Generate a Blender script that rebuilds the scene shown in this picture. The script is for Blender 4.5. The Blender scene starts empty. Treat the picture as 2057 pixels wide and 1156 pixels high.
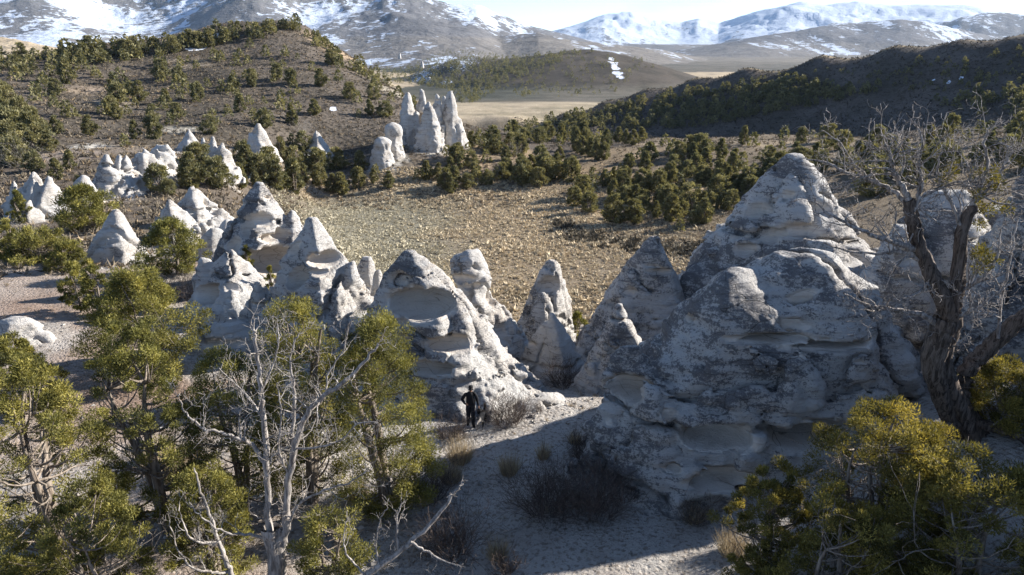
import bpy, bmesh, math, random
import numpy as np
from mathutils import Vector, Matrix

# ---------------------------------------------------------------- camera, sky, sun, exposure
PW, PH = 2057.0, 1156.0            # photograph size, used to turn pixels into directions
FPX = 1400.0                       # focal length in photograph pixels
CX, CY = PW / 2, PH / 2
HORIZON = 100.0
PITCH = math.atan((CY - HORIZON) / FPX)
CAMZ = 14.2
SUN_AZ = math.radians(20)          # measured from +X towards +Y
SUN_EL = math.radians(24)
SUN_DIR = np.array([math.cos(SUN_EL) * math.cos(SUN_AZ), math.cos(SUN_EL) * math.sin(SUN_AZ), math.sin(SUN_EL)])

scene = bpy.context.scene
COL = scene.collection
cam_d = bpy.data.cameras.new('camera')
cam = bpy.data.objects.new('camera', cam_d)
COL.objects.link(cam)
cam.location = (0, 0, CAMZ)
cam.rotation_euler = (math.pi / 2 - PITCH, 0, 0)
cam_d.sensor_width = 36.0
cam_d.lens = 36.0 * FPX / PW
cam_d.clip_start = 0.2
cam_d.clip_end = 60000
scene.camera = cam

world = bpy.data.worlds.new('World')
scene.world = world
world.use_nodes = True
wn, wl = world.node_tree.nodes, world.node_tree.links
wn.clear()
w_out = wn.new('ShaderNodeOutputWorld')
w_bg = wn.new('ShaderNodeBackground')
w_sky = wn.new('ShaderNodeTexSky')
w_sky.sky_type = 'NISHITA'
w_sky.sun_disc = False
w_sky.sun_elevation = SUN_EL
w_sky.sun_rotation = math.pi / 2 - SUN_AZ
w_sky.altitude = 3000
w_sky.air_density = 0.85
w_sky.dust_density = 0.0
w_sky.ozone_density = 1.5
# thin high cloud spread over the whole sky
w_tc = wn.new('ShaderNodeTexCoord')
w_map = wn.new('ShaderNodeMapping')
w_map.inputs['Scale'].default_value = (1.6, 1.6, 7.0)
w_map.inputs['Location'].default_value = (0.35, 0.1, 0.0)
w_nz = wn.new('ShaderNodeTexNoise')
w_nz.inputs['Scale'].default_value = 2.2
w_nz.inputs['Detail'].default_value = 6
w_nz.inputs['Roughness'].default_value = 0.6
w_ramp = wn.new('ShaderNodeValToRGB')
w_ramp.color_ramp.elements[0].position = 0.54
w_ramp.color_ramp.elements[0].color = (0, 0, 0, 1)
w_ramp.color_ramp.elements[1].position = 0.78
w_ramp.color_ramp.elements[1].color = (0.6, 0.6, 0.6, 1)
w_mix = wn.new('ShaderNodeMixRGB')
w_mix.inputs['Color2'].default_value = (2.8, 3.2, 3.8, 1)
wl.new(w_tc.outputs['Generated'], w_map.inputs['Vector'])
wl.new(w_map.outputs['Vector'], w_nz.inputs['Vector'])
wl.new(w_nz.outputs['Fac'], w_ramp.inputs['Fac'])
wl.new(w_ramp.outputs['Color'], w_mix.inputs['Fac'])
wl.new(w_sky.outputs['Color'], w_mix.inputs['Color1'])
wl.new(w_mix.outputs['Color'], w_bg.inputs['Color'])
wl.new(w_bg.outputs['Background'], w_out.inputs['Surface'])
w_bg.inputs['Strength'].default_value = 0.097

sun_d = bpy.data.lights.new('sun', 'SUN')
sun_d.energy = 5.0
sun_d.angle = math.radians(0.53)
sun_d.color = (1.0, 0.95, 0.88)
sun = bpy.data.objects.new('sun', sun_d)
COL.objects.link(sun)
sun.rotation_euler = Vector(SUN_DIR).to_track_quat('Z', 'Y').to_euler()
sun.location = (60, 30, 60)

vs = scene.view_settings
vs.view_transform = 'Standard'
vs.look = 'None'
vs.exposure = 1.4
vs.gamma = 1.0
vs.use_curve_mapping = False
scene.cycles.use_denoising = True
scene.cycles.max_bounces = 6
scene.cycles.diffuse_bounces = 3
scene.cycles.volume_bounces = 0
scene.cycles.caustics_reflective = False
scene.cycles.caustics_refractive = False

# ---------------------------------------------------------------- small helpers
rng = np.random.default_rng(7)
random.seed(7)
_cp, _sp = math.cos(PITCH), math.sin(PITCH)

def ray(px, py):
    kx, ky = (px - CX) / FPX, (py - CY) / FPX
    return np.array([kx, _cp - _sp * ky, -_sp - _cp * ky])

def P(px, py, Y):
    """point seen at that pixel, Y metres ahead of the camera"""
    d = ray(px, py)
    return np.array([0, 0, CAMZ]) + d * (Y / d[1])

def project(p):
    x, y, z = p[..., 0], p[..., 1], p[..., 2] - CAMZ
    dep = y * _cp - z * _sp
    up = y * _sp + z * _cp
    return CX + FPX * x / dep, CY - FPX * up / dep, dep

def smooth(a, b, x):
    t = np.clip((x - a) / (b - a), 0, 1)
    return t * t * (3 - 2 * t)

def _hash(ix, iy, iz, seed):
    h = (ix.astype(np.uint32) * np.uint32(374761393) + iy.astype(np.uint32) * np.uint32(668265263)
         + iz.astype(np.uint32) * np.uint32(2147483647 - 1013904226) + np.uint32((seed * 974711 + 12345) & 0xffffffff))
    h = (h ^ (h >> np.uint32(13))) * np.uint32(1274126177)
    h = (h ^ (h >> np.uint32(16))) * np.uint32(2246822519)
    h = h ^ (h >> np.uint32(15))
    return h.astype(np.float32) * np.float32(1.0 / 4294967295.0)

def vnoise(x, y, z, seed=0):
    x = np.asarray(x, np.float32); y = np.asarray(y, np.float32); z = np.asarray(z, np.float32)
    fx, fy, fz = np.floor(x), np.floor(y), np.floor(z)
    ix, iy, iz = fx.astype(np.int32), fy.astype(np.int32), fz.astype(np.int32)
    tx, ty, tz = x - fx, y - fy, z - fz
    tx = tx * tx * tx * (tx * (tx * 6 - 15) + 10)
    ty = ty * ty * ty * (ty * (ty * 6 - 15) + 10)
    tz = tz * tz * tz * (tz * (tz * 6 - 15) + 10)
    def h(a, b, c): return _hash(ix + a, iy + b, iz + c, seed)
    c00 = h(0, 0, 0) * (1 - tx) + h(1, 0, 0) * tx
    c10 = h(0, 1, 0) * (1 - tx) + h(1, 1, 0) * tx
    c01 = h(0, 0, 1) * (1 - tx) + h(1, 0, 1) * tx
    c11 = h(0, 1, 1) * (1 - tx) + h(1, 1, 1) * tx
    return (c00 * (1 - ty) + c10 * ty) * (1 - tz) + (c01 * (1 - ty) + c11 * ty) * tz * 1.0

def fbm(x, y, z, octv=4, seed=0, rough=0.5, ridged=False):
    s = np.zeros(np.broadcast(x, y, z).shape, np.float32); a = 1.0; tot = 0.0
    x = np.asarray(x, np.float64) + np.zeros(s.shape); y = np.asarray(y, np.float64) + np.zeros(s.shape); z = np.asarray(z, np.float64) + np.zeros(s.shape)
    for o in range(octv):
        n = vnoise(x, y, z, seed + o * 17) * 2 - 1
        if ridged: n = 1 - 2 * np.abs(n)
        s += a * n; tot += a; a *= rough
        x, y, z = (0.8 * x - 0.6 * y) * 2.03 + 11.3, (0.6 * x + 0.8 * y) * 2.03 - 5.7, z * 2.01 + 3.1
    return s / tot

def mesh_from(name, verts, faces, smooth_shade=True):
    """verts (n,3); faces (m,3) or (m,4) numpy arrays -> mesh, quickly"""
    me = bpy.data.meshes.new(name)
    verts = np.ascontiguousarray(verts, np.float32); faces = np.ascontiguousarray(faces, np.int32)
    k = faces.shape[1]
    me.vertices.add(len(verts)); me.vertices.foreach_set('co', verts.ravel())
    me.loops.add(faces.size); me.loops.foreach_set('vertex_index', faces.ravel())
    me.polygons.add(len(faces))
    me.polygons.foreach_set('loop_start', np.arange(0, faces.size, k, dtype=np.int32))
    me.update(calc_edges=True)
    me.polygons.foreach_set('use_smooth', np.full(len(faces), smooth_shade, bool))
    me.validate()
    return me

def add_attr(me, name, data):
    data = np.ascontiguousarray(data, np.float32)
    if data.ndim == 2:
        a = me.attributes.new(name, 'FLOAT_COLOR', 'POINT')
        rgba = np.ones((len(data), 4), np.float32); rgba[:, :3] = data
        a.data.foreach_set('color', rgba.ravel())
    else:
        a = me.attributes.new(name, 'FLOAT', 'POINT')
        a.data.foreach_set('value', data)

def obj(name, me, mat=None, parent=None, loc=None):
    o = bpy.data.objects.new(name, me)
    COL.objects.link(o)
    if mat is not None and me is not None and len(me.materials) == 0: me.materials.append(mat)
    if parent is not None: o.parent = parent
    if loc is not None: o.location = loc
    return o

def tag(o, label=None, cat=None, group=None, kind=None):
    if label: o['label'] = label
    if cat: o['category'] = cat
    if group: o['group'] = group
    if kind: o['kind'] = kind
    return o

def thing(name, label, cat, loc, rz=0.0, group=None, scale=1.0):
    o = bpy.data.objects.new(name, None)
    COL.objects.link(o)
    o.empty_display_size = 0.3
    o.location = loc; o.rotation_euler = (0, 0, rz); o.scale = (scale,) * 3 if np.isscalar(scale) else scale
    return tag(o, label, cat, group)

# ---------------------------------------------------------------- materials
class NT:
    def __init__(self, name):
        self.m = bpy.data.materials.new(name); self.m.use_nodes = True
        self.t = self.m.node_tree; self.n = self.t.nodes; self.l = self.t.links
        self.n.clear(); self.out = self.n.new('ShaderNodeOutputMaterial')
    def node(self, typ, **inp):
        nd = self.n.new('ShaderNode' + typ)
        for k, v in inp.items():
            if k.startswith('_'): setattr(nd, k[1:], v); continue
            s = nd.inputs[k.replace('__', ' ')] if isinstance(k, str) else nd.inputs[k]
            self.set(s, v)
        return nd
    def set(self, sock, v):
        if isinstance(v, bpy.types.NodeSocket): self.l.new(v, sock)
        elif isinstance(v, tuple) and len(v) == 3 and sock.type == 'RGBA': sock.default_value = (*v, 1)
        else: sock.default_value = v
    def attr(self, name, fac=False):
        a = self.n.new('ShaderNodeAttribute'); a.attribute_name = name
        return a.outputs['Fac'] if fac else a.outputs['Color']
    def pos(self, scale=(1, 1, 1)):
        g = self.n.new('ShaderNodeNewGeometry')
        if scale == (1, 1, 1): return g.outputs['Position']
        v = self.n.new('ShaderNodeVectorMath'); v.operation = 'MULTIPLY'
        self.l.new(g.outputs['Position'], v.inputs[0]); v.inputs[1].default_value = scale
        return v.outputs[0]
    def opos(self):
        return self.n.new('ShaderNodeTexCoord').outputs['Object']
    def noise(self, vec, scale, detail=4, rough=0.55, dist=0.0):
        nd = self.node('TexNoise', Vector=vec, Scale=scale, Detail=detail, Roughness=rough, Distortion=dist)
        return nd.outputs['Fac']
    def vor(self, vec, scale, feature='F1', rnd=1.0):
        nd = self.n.new('ShaderNodeTexVoronoi'); nd.feature = feature
        self.set(nd.inputs['Vector'], vec); nd.inputs['Scale'].default_value = scale; nd.inputs['Randomness'].default_value = rnd
        return nd.outputs['Distance']
    def ramp(self, fac, a, b, ca=0.0, cb=1.0):
        nd = self.n.new('ShaderNodeMapRange'); nd.interpolation_type = 'SMOOTHSTEP'
        self.set(nd.inputs[0], fac); nd.inputs[1].default_value = a; nd.inputs[2].default_value = b
        nd.inputs[3].default_value = ca; nd.inputs[4].default_value = cb
        return nd.outputs[0]
    def math(self, op, a, b=0.0):
        nd = self.n.new('ShaderNodeMath'); nd.operation = op
        self.set(nd.inputs[0], a); self.set(nd.inputs[1], b)
        return nd.outputs[0]
    def mix(self, fac, a, b, mode='MIX'):
        nd = self.n.new('ShaderNodeMixRGB'); nd.blend_type = mode
        self.set(nd.inputs['Fac'], fac); self.set(nd.inputs['Color1'], a); self.set(nd.inputs['Color2'], b)
        return nd.outputs['Color']
    def bump(self, height, strength=0.5, dist=0.05, normal=None):
        nd = self.n.new('ShaderNodeBump'); self.set(nd.inputs['Height'], height)
        nd.inputs['Strength'].default_value = strength; nd.inputs['Distance'].default_value = dist
        if normal is not None: self.l.new(normal, nd.inputs['Normal'])
        return nd.outputs['Normal']
    def bsdf(self, color, rough=0.9, normal=None, spec=0.2):
        nd = self.node('BsdfPrincipled', Roughness=rough)
        self.set(nd.inputs['Base Color'], color)
        nd.inputs['Specular IOR Level'].default_value = spec
        if normal is not None: self.l.new(normal, nd.inputs['Normal'])
        return nd.outputs[0]
    def done(self, shader):
        self.l.new(shader, self.out.inputs['Surface']); return self.m

def mat_ground_near():
    t = NT('soil'); p = t.pos()
    col = t.attr('col')
    n1 = t.noise(p, 0.9, 6, 0.65); n2 = t.noise(p, 7.0, 5, 0.6); n3 = t.noise(p, 28.0, 3, 0.6)
    c = t.mix(t.ramp(n1, 0.35, 0.7, 0.0, 0.55), col, t.mix(1.0, col, (0.66, 0.60, 0.55), 'MULTIPLY'))
    c = t.mix(t.ramp(n2, 0.50, 0.64, 0, 0.8), c, t.mix(1.0, c, (0.46, 0.42, 0.38), 'MULTIPLY'))
    foot = t.vor(t.mix(0.15, p, t.node('TexNoise', Vector=p, Scale=2.0).outputs['Color'], 'ADD'), 2.6)
    c = t.mix(t.ramp(foot, 0.05, 0.26, 0.55, 0.0), c, t.mix(1.0, c, (0.6, 0.56, 0.52), 'MULTIPLY'))
    litter = t.math('MULTIPLY', t.ramp(n3, 0.54, 0.62), t.attr('litter', True))
    c = t.mix(t.math('MULTIPLY', litter, 0.75), c, (0.075, 0.06, 0.045))
    v = t.vor(p, 5.5)
    h = t.math('ADD', t.math('MULTIPLY', n2, 1.0), t.math('MULTIPLY', t.ramp(v, 0.0, 0.5), 0.5))
    h = t.math('ADD', h, t.math('MULTIPLY', n3, 0.35))
    h = t.math('ADD', h, t.math('MULTIPLY', t.ramp(foot, 0.0, 0.3), 0.6))
    return t.done(t.bsdf(c, 0.95, t.bump(h, 1.0, 0.18), 0.1))

def mat_hill():
    t = NT('hillside'); p = t.pos()
    col = t.attr('col')
    n1 = t.noise(p, 0.12, 6, 0.65); n2 = t.noise(p, 0.9, 5, 0.65)
    c = t.mix(t.ramp(n1, 0.35, 0.68, 0.0, 0.5), col, t.mix(1.0, col, (0.6, 0.58, 0.56), 'MULTIPLY'))
    c = t.mix(t.ramp(n2, 0.48, 0.66, 0, 0.65), c, t.mix(1.0, c, (0.45, 0.45, 0.42), 'MULTIPLY'))
    c = t.mix(t.ramp(t.noise(p, 2.3, 3), 0.6, 0.72, 0, 0.5), c, t.mix(1.0, c, (1.6, 1.5, 1.35), 'MULTIPLY'))
    n0 = t.noise(p, 0.018, 6, 0.7)
    c = t.mix(t.ramp(n0, 0.42, 0.62, 0, 0.75), c, t.mix(1.0, c, (0.52, 0.54, 0.50), 'MULTIPLY'))
    h = t.math('ADD', n2, t.math('MULTIPLY', t.vor(p, 0.9), 0.6))
    sn = t.attr('snow', True)
    sm = t.ramp(t.math('ADD', sn, t.math('MULTIPLY', t.math('SUBTRACT', t.noise(p, 0.25, 5, 0.65), 0.5), 0.9)), 0.46, 0.54)
    c = t.mix(sm, c, (0.66, 0.70, 0.77))
    return t.done(t.bsdf(c, 0.95, t.bump(h, 0.8, 0.55), 0.1))

def mat_mountain():
    t = NT('mountain_rock_and_snow'); p = t.pos()
    col = t.attr('col')
    n1 = t.noise(p, 0.006, 7, 0.65); n2 = t.noise(p, 0.03, 5, 0.6)
    c = t.mix(t.ramp(n1, 0.35, 0.68, 0.0, 0.6), col, t.mix(1.0, col, (0.55, 0.55, 0.55), 'MULTIPLY'))
    c = t.mix(t.ramp(n2, 0.5, 0.66, 0.0, 0.5), c, t.mix(1.0, c, (0.5, 0.5, 0.48), 'MULTIPLY'))
    sn = t.attr('snow', True)
    s = t.math('ADD', sn, t.math('MULTIPLY', t.math('SUBTRACT', t.noise(p, 0.017, 7, 0.72, 0.4), 0.5), 0.8))
    s = t.math('ADD', s, t.math('MULTIPLY', t.math('SUBTRACT', n2, 0.5), 0.5))
    sm = t.ramp(s, 0.47, 0.53)
    c = t.mix(sm, c, (0.47, 0.52, 0.60))
    h = t.math('ADD', t.math('MULTIPLY', n2, 0.5), n1)
    return t.done(t.bsdf(c, 0.9, t.bump(h, 0.6, 30.0), 0.1))

def mat_rock(name, pale, dark, lich=1.0):
    t = NT(name); p = t.pos()
    ps = t.pos((1.0, 1.0, 3.2))
    cav = t.attr('cav', True); li = t.attr('lich', True)
    big = t.noise(p, 0.55, 5, 0.6); med = t.noise(ps, 2.2, 6, 0.7, 0.5); fine = t.noise(p, 11.0, 5, 0.7)
    vfine = t.noise(p, 34.0, 3, 0.6)
    # strata: thin warped beds
    strat = t.noise(t.pos((0.16, 0.16, 3.4)), 1.6, 5, 0.65, 0.25)
    base = t.mix(t.ramp(big, 0.35, 0.7), pale, t.mix(1.0, pale, (0.88, 0.83, 0.78), 'MULTIPLY'))
    base = t.mix(t.ramp(strat, 0.52, 0.66, 0, 0.55), base, t.mix(1.0, base, (0.66, 0.62, 0.60), 'MULTIPLY'))
    base = t.mix(t.ramp(med, 0.5, 0.72, 0, 0.6), base, t.mix(1.0, base, (0.62, 0.59, 0.57), 'MULTIPLY'))
    # lichen crust: breaks up into specks, absent in hollows
    lm = t.math('ADD', t.math('MULTIPLY', t.math('SUBTRACT', med, 0.5), 1.7), t.math('MULTIPLY', t.math('SUBTRACT', fine, 0.5), 1.8))
    lm = t.math('ADD', lm, t.math('MULTIPLY', t.math('SUBTRACT', big, 0.5), 2.2))
    lm = t.math('ADD', lm, t.math('MULTIPLY', t.math('SUBTRACT', vfine, 0.5), 1.1))
    lm = t.math('ADD', lm, t.math('SUBTRACT', t.math('MULTIPLY', li, lich), t.math('MULTIPLY', cav, 1.1)))
    lm = t.math('ADD', lm, t.math('MULTIPLY', t.math('SUBTRACT', strat, 0.5), 0.8))
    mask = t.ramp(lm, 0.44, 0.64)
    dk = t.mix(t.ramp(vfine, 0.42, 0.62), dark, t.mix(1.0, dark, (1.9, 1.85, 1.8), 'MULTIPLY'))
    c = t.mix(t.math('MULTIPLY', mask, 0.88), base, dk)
    c = t.mix(t.math('MULTIPLY', cav, 0.5), c, t.mix(1.0, c, (1.05, 0.96, 0.85), 'MULTIPLY'))
    # fine dark cracks
    cr = t.vor(t.mix(0.12, ps, t.node('TexNoise', Vector=p, Scale=3.0).outputs['Color'], 'ADD'), 0.8, 'DISTANCE_TO_EDGE')
    crm = t.math('MULTIPLY', t.ramp(cr, 0.0, 0.022, 1.0, 0.0), t.ramp(big, 0.45, 0.6))
    c = t.mix(t.math('MULTIPLY', crm, 0.6), c, (0.05, 0.045, 0.04))
    rough_amt = t.math('SUBTRACT', 1.0, t.math('MULTIPLY', cav, 0.7))
    h = t.math('ADD', t.math('MULTIPLY', fine, 0.85), t.math('MULTIPLY', strat, 0.9))
    h = t.math('ADD', h, t.math('MULTIPLY', med, 0.9))
    h = t.math('ADD', h, t.math('MULTIPLY', vfine, 0.25))
    h = t.math('SUBTRACT', h, t.math('MULTIPLY', crm, 0.35))
    h = t.math('MULTIPLY', h, rough_amt)
    return t.done(t.bsdf(c, 0.95, t.bump(h, 0.9, 0.2), 0.1))

def mat_leaf(name, c0, c1, c2, transl=0.3):
    t = NT(name)
    a = t.attr('tint', True)
    oi = t.n.new('ShaderNodeObjectInfo')
    c = t.mix(t.ramp(a, 0.0, 0.6), c0, c1)
    c = t.mix(t.ramp(a, 0.6, 1.0), c, c2)
    c = t.mix(t.ramp(oi.outputs['Random'], 0.0, 1.0, 0.0, 0.45), c, t.mix(1.0, c, (0.70, 0.78, 0.9), 'MULTIPLY'))
    b = t.bsdf(c, 0.75, None, 0.25)
    tr = t.node('BsdfTranslucent'); t.set(tr.inputs['Color'], t.mix(1.0, c, (1.35, 1.3, 0.8), 'MULTIPLY'))
    mx = t.node('MixShader', Fac=transl)
    t.l.new(b, mx.inputs[1]); t.l.new(tr.outputs[0], mx.inputs[2])
    return t.done(mx.outputs[0])

def mat_bark(name, c0, c1, scale=(14, 14, 1.6)):
    t = NT(name); p = t.pos(scale)
    n = t.noise(p, 1.0, 5, 0.7, 0.6); n2 = t.noise(t.pos(), 3.0, 3)
    c = t.mix(t.ramp(n, 0.36, 0.62), c0, c1)
    c = t.mix(t.ramp(n2, 0.4, 0.7, 0, 0.5), c, t.mix(1.0, c, (0.72, 0.66, 0.6), 'MULTIPLY'))
    return t.done(t.bsdf(c, 0.9, t.bump(n, 0.8, 0.03), 0.15))

def mat_plain(name, c, rough=0.85, var=0.5, scale=6.0):
    t = NT(name); n = t.noise(t.pos(), scale, 4)
    cc = t.mix(t.ramp(n, 0.35, 0.65), c, t.mix(1.0, c, (1 - 0.5 * var,) * 3, 'MULTIPLY'))
    return t.done(t.bsdf(cc, rough, None, 0.2))

def mat_tint(name, c0, c1, transl=0.15):
    """colour between two values by the 'tint' attribute (grass blades, sage, twigs)"""
    t = NT(name); a = t.attr('tint', True)
    c = t.mix(a, c0, c1)
    b = t.bsdf(c, 0.9, None, 0.1)
    if transl <= 0: return t.done(b)
    tr = t.node('BsdfTranslucent'); t.set(tr.inputs['Color'], c)
    mx = t.node('MixShader', Fac=transl)
    t.l.new(b, mx.inputs[1]); t.l.new(tr.outputs[0], mx.inputs[2])
    return t.done(mx.outputs[0])

def mat_col(name, transl=0.1):
    t = NT(name); c = t.attr('col')
    b = t.bsdf(c, 0.9, None, 0.1)
    tr = t.node('BsdfTranslucent'); t.set(tr.inputs['Color'], c)
    mx = t.node('MixShader', Fac=transl)
    t.l.new(b, mx.inputs[1]); t.l.new(tr.outputs[0], mx.inputs[2])
    return t.done(mx.outputs[0])

M = dict(
    soil=mat_ground_near(), hill=mat_hill(), mountain=mat_mountain(),
    rock=mat_rock('tuff_pale', (0.55, 0.53, 0.50), (0.105, 0.105, 0.110)),
    leaf=mat_leaf('juniper_scale_leaves', (0.062, 0.062, 0.020), (0.185, 0.170, 0.045), (0.37, 0.32, 0.09)),
    leaf_gold=mat_leaf('juniper_bronze_leaves', (0.070, 0.065, 0.020), (0.190, 0.158, 0.040), (0.38, 0.295, 0.07)),
    leaf_far=mat_leaf('juniper_far_leaves', (0.095, 0.095, 0.048), (0.185, 0.168, 0.080), (0.30, 0.262, 0.12), 0.28),
    bark=mat_bark('juniper_bark', (0.11, 0.085, 0.065), (0.30, 0.255, 0.21)),
    dead=mat_bark('weathered_dead_wood', (0.16, 0.142, 0.128), (0.41, 0.375, 0.34)),
    deadgrey=mat_bark('bare_grey_branches', (0.12, 0.104, 0.092), (0.42, 0.38, 0.345)),
    darkdead=mat_bark('shreddy_old_bark', (0.040, 0.030, 0.024), (0.165, 0.130, 0.105)),
    twig=mat_tint('shrub_twigs', (0.045, 0.036, 0.032), (0.17, 0.135, 0.115), 0.0),
    straw=mat_tint('dry_grass_blades', (0.20, 0.155, 0.095), (0.55, 0.44, 0.28), 0.25),
    sage=mat_col('sagebrush_and_bunchgrass'),
)

# ---------------------------------------------------------------- terrain: one height field in polar cells around the viewpoint
def cp(px, py, Y): return P(px, py, Y)
CTRL = []
for px, py, Y in [
    # saddle in front of the camera
    (948, 852, 24.7), (1100, 900, 22.3), (1000, 1000, 19.7), (1150, 1100, 17.0), (900, 1150, 16.2), (1300, 1050, 18.2), (1420, 1010, 19.3),
    (1130, 830, 25.4), (1200, 830, 25.5), (850, 850, 24.8), (1205, 950, 21.0),
    # ground climbing to the right, under the old tree
    (1890, 850, 18.8), (1950, 855, 17.6), (2100, 850, 17.2), (2300, 850, 15.5), (2057, 760, 20.0),
    # left shelf
    (700, 900, 23.0), (500, 850, 24.5), (300, 850, 24.8), (60, 850, 24.6), (-300, 850, 24.6), (450, 650, 36.5), (50, 620, 38.0), (300, 620, 38.3), (-300, 620, 38.0),
    (560, 660, 36.0), (230, 522, 51.0), (50, 480, 58.0), (400, 540, 48.0), (-400, 500, 55.0), (80, 436, 70.0), (240, 390, 83.0), (-300, 400, 78.0), (430, 342, 97.0), (350, 440, 66.0),
    (470, 540, 48.5), (520, 306, 128.0), (640, 302, 147.0), (380, 296, 118.0), (0, 330, 98.0), (-300, 300, 108.0), (150, 300, 107.0),
    # the dry flat
    (620, 400, 121.0), (700, 430, 111.0), (760, 500, 88.0), (1000, 390, 127.0), (1000, 500, 89.0), (1150, 450, 104.0), (1190, 600, 70.0), (1000, 600, 69.5), (1300, 500, 88.0), (1150, 390, 127.0),
    (850, 400, 124.0), (1400, 460, 96.0), (600, 430, 104.0),
    # foot of the hill and the spur with the hoodoos
    (720, 372, 130.0), (770, 322, 138.0), (890, 302, 147.0), (940, 290, 160.0), (1000, 310, 152.0), (1080, 335, 144.0), (1160, 350, 140.0), (1260, 362, 134.0), (700, 300, 150.0), (560, 350, 118.0), (500, 400, 100.0), (800, 260, 165.0), (930, 270, 185.0),
    # left hill slope and crest
    (0, 240, 135.0), (100, 200, 168.0), (325, 150, 215.0), (200, 165, 200.0), (500, 150, 215.0), (500, 240, 150.0), (300, 240, 150.0), (650, 200, 185.0), (750, 200, 200.0),
    (-250, 200, 165.0), (-250, 150, 205.0), (0, 125, 222.0), (150, 105, 236.0), (300, 85, 255.0), (450, 58, 276.0), (560, 50, 290.0), (610, 52, 290.0), (650, 82, 280.0), (720, 130, 262.0), (800, 182, 235.0), (850, 220, 215.0), (620, 110, 240.0), (450, 110, 240.0),
    (-450, 130, 230.0),
    # right: juniper benches and the draw behind them
    (1400, 350, 136.0), (1500, 400, 112.0), (1300, 300, 165.0), (1230, 312, 158.0), (1500, 290, 165.0), (1650, 285, 160.0), (1800, 300, 140.0), (1600, 350, 120.0), (2057, 260, 145.0), (2300, 240, 145.0), (1900, 330, 115.0), (2057, 360, 95.0),
    (1150, 300, 190.0), (1060, 280, 230.0),
    # the shaded ridge: foot and crest
]:
    CTRL.append(cp(px, py, Y))
CREST = [(1010, 260, 400.0), (1130, 229, 446.0), (1215, 204, 452.0), (1300, 179, 450.0), (1400, 158, 440.0), (1500, 138, 425.0), (1650, 114, 400.0), (1800, 93, 372.0), (1930, 81, 350.0), (2057, 71, 330.0), (2180, 62, 315.0), (2300, 55, 302.0), (2600, 45, 280.0)]
_fpx = [1010, 1130, 1250, 1400, 1500, 1650, 1800, 1950, 2150, 2400, 2600]; _fpy = [266, 262, 262, 264, 255, 240, 225, 203, 190, 180, 170]
for px, py, Y in CREST:
    fy = float(np.interp(px, _fpx, _fpy)); c_ = P(px, py, Y); f_ = P(px, fy, Y - min(52.0, 18 + 0.55 * (fy - py)))
    CTRL.append(c_); CTRL.append(f_); CTRL.append(c_ * 0.90 + f_ * 0.10 + np.array((0, 0, 0.4))); CTRL.append((c_ + f_) / 2)
    CTRL.append(P(px, py, Y + 24.0) - np.array((0, 0, 9.0)))
CTRL += [np.array(v, float) for v in [
    (0, 12, 0.4), (-4, 9, 0.6), (4, 9, 0.8), (-9, 13, 0.9), (-14, 15, 1.0), (9, 13, 1.8), (12, 12, 3.0), (16, 14, 5.0), (20, 15, 10.5), (21, 19, 10.0), (26, 20, 12.5), (30, 14, 13.0), (0, 4, 0.8), (-6, 3, 1.0), (6, 3, 2.0),  # includes an unseen hump at right, added to shade the saddle ground
    # behind the near rocks the slope drops to the flat
    (1, 36, -2.5), (4, 46, -7.0), (-4, 46, -6.0), (9, 34, -1.5), (12, 44, -5.5), (-6, 33, -0.6), (-12, 40, -1.0), (-15, 50, -3.5), (-20, 62, -5.0), (-10, 58, -7.5), (-25, 75, -4.5), (2, 56, -10.0), (17, 60, -8.0), (20, 38, -0.5), (28, 40, 1.0), (26, 26, 2.5), (36, 30, 3.0), (30, 60, -5.0), (45, 80, -6.0),
    # draw in front of the ridge
    (20, 260, -18), (80, 250, -17), (130, 230, -15), (170, 220, -13), (60, 320, -23), (150, 290, -19), (-15, 260, -18), (230, 200, -8),
    # behind the left hill
    (-250, 330, -5), (-150, 370, -5), (-90, 400, -12), (-60, 330, -8), (-20, 330, -24), (-40, 430, -28), (-350, 400, 0),
    # behind the ridge
    (40, 540, -30), (120, 540, -32), (220, 520, -30), (330, 470, -25), (480, 450, -18), (0, 470, -29.5),
    # valley floor
    (-20, 520, -30), (20, 620, -30), (60, 700, -31), (-100, 600, -30), (-300, 700, -28), (200, 750, -36), (450, 750, -30), (0, 900, -38), (-400, 1000, -38), (400, 1000, -40),
]]
CTRL = np.array(CTRL)

def to_pol(x, y):
    th = np.arctan2(x, y)
    th = np.clip(th, -0.95, 0.95)
    return th, np.log(np.maximum(np.hypot(x, y), 3.0))

_ct, _cl = to_pol(CTRL[:, 0], CTRL[:, 1])
_CU = np.stack([_ct * 1.6, _cl], 1)
_C2 = 0.022 ** 2
_A = np.sqrt(((_CU[:, None] - _CU[None]) ** 2).sum(-1) + _C2)
_n = len(CTRL)
_K = np.zeros((_n + 1, _n + 1)); _K[:_n, :_n] = _A - 2e-4 * np.eye(_n); _K[_n, :_n] = 1; _K[:_n, _n] = 1
_W = np.linalg.solve(_K, np.append(CTRL[:, 2], 0))

def rbf(th, lr):
    q = np.stack([th.ravel() * 1.6, lr.ravel()], 1)
    out = np.empty(len(q))
    for s in range(0, len(q), 20000):
        b = q[s:s + 20000]
        out[s:s + 20000] = np.sqrt(((b[:, None] - _CU[None]) ** 2).sum(-1) + _C2) @ _W[:_n] + _W[_n]
    return out.reshape(th.shape)

def prof(points, Y):
    us, zs = [], []
    for px, py in points:
        q = P(px, py, Y); us.append(q[0] / q[1]); zs.append(q[2])
    return np.array(us), np.array(zs)

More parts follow.
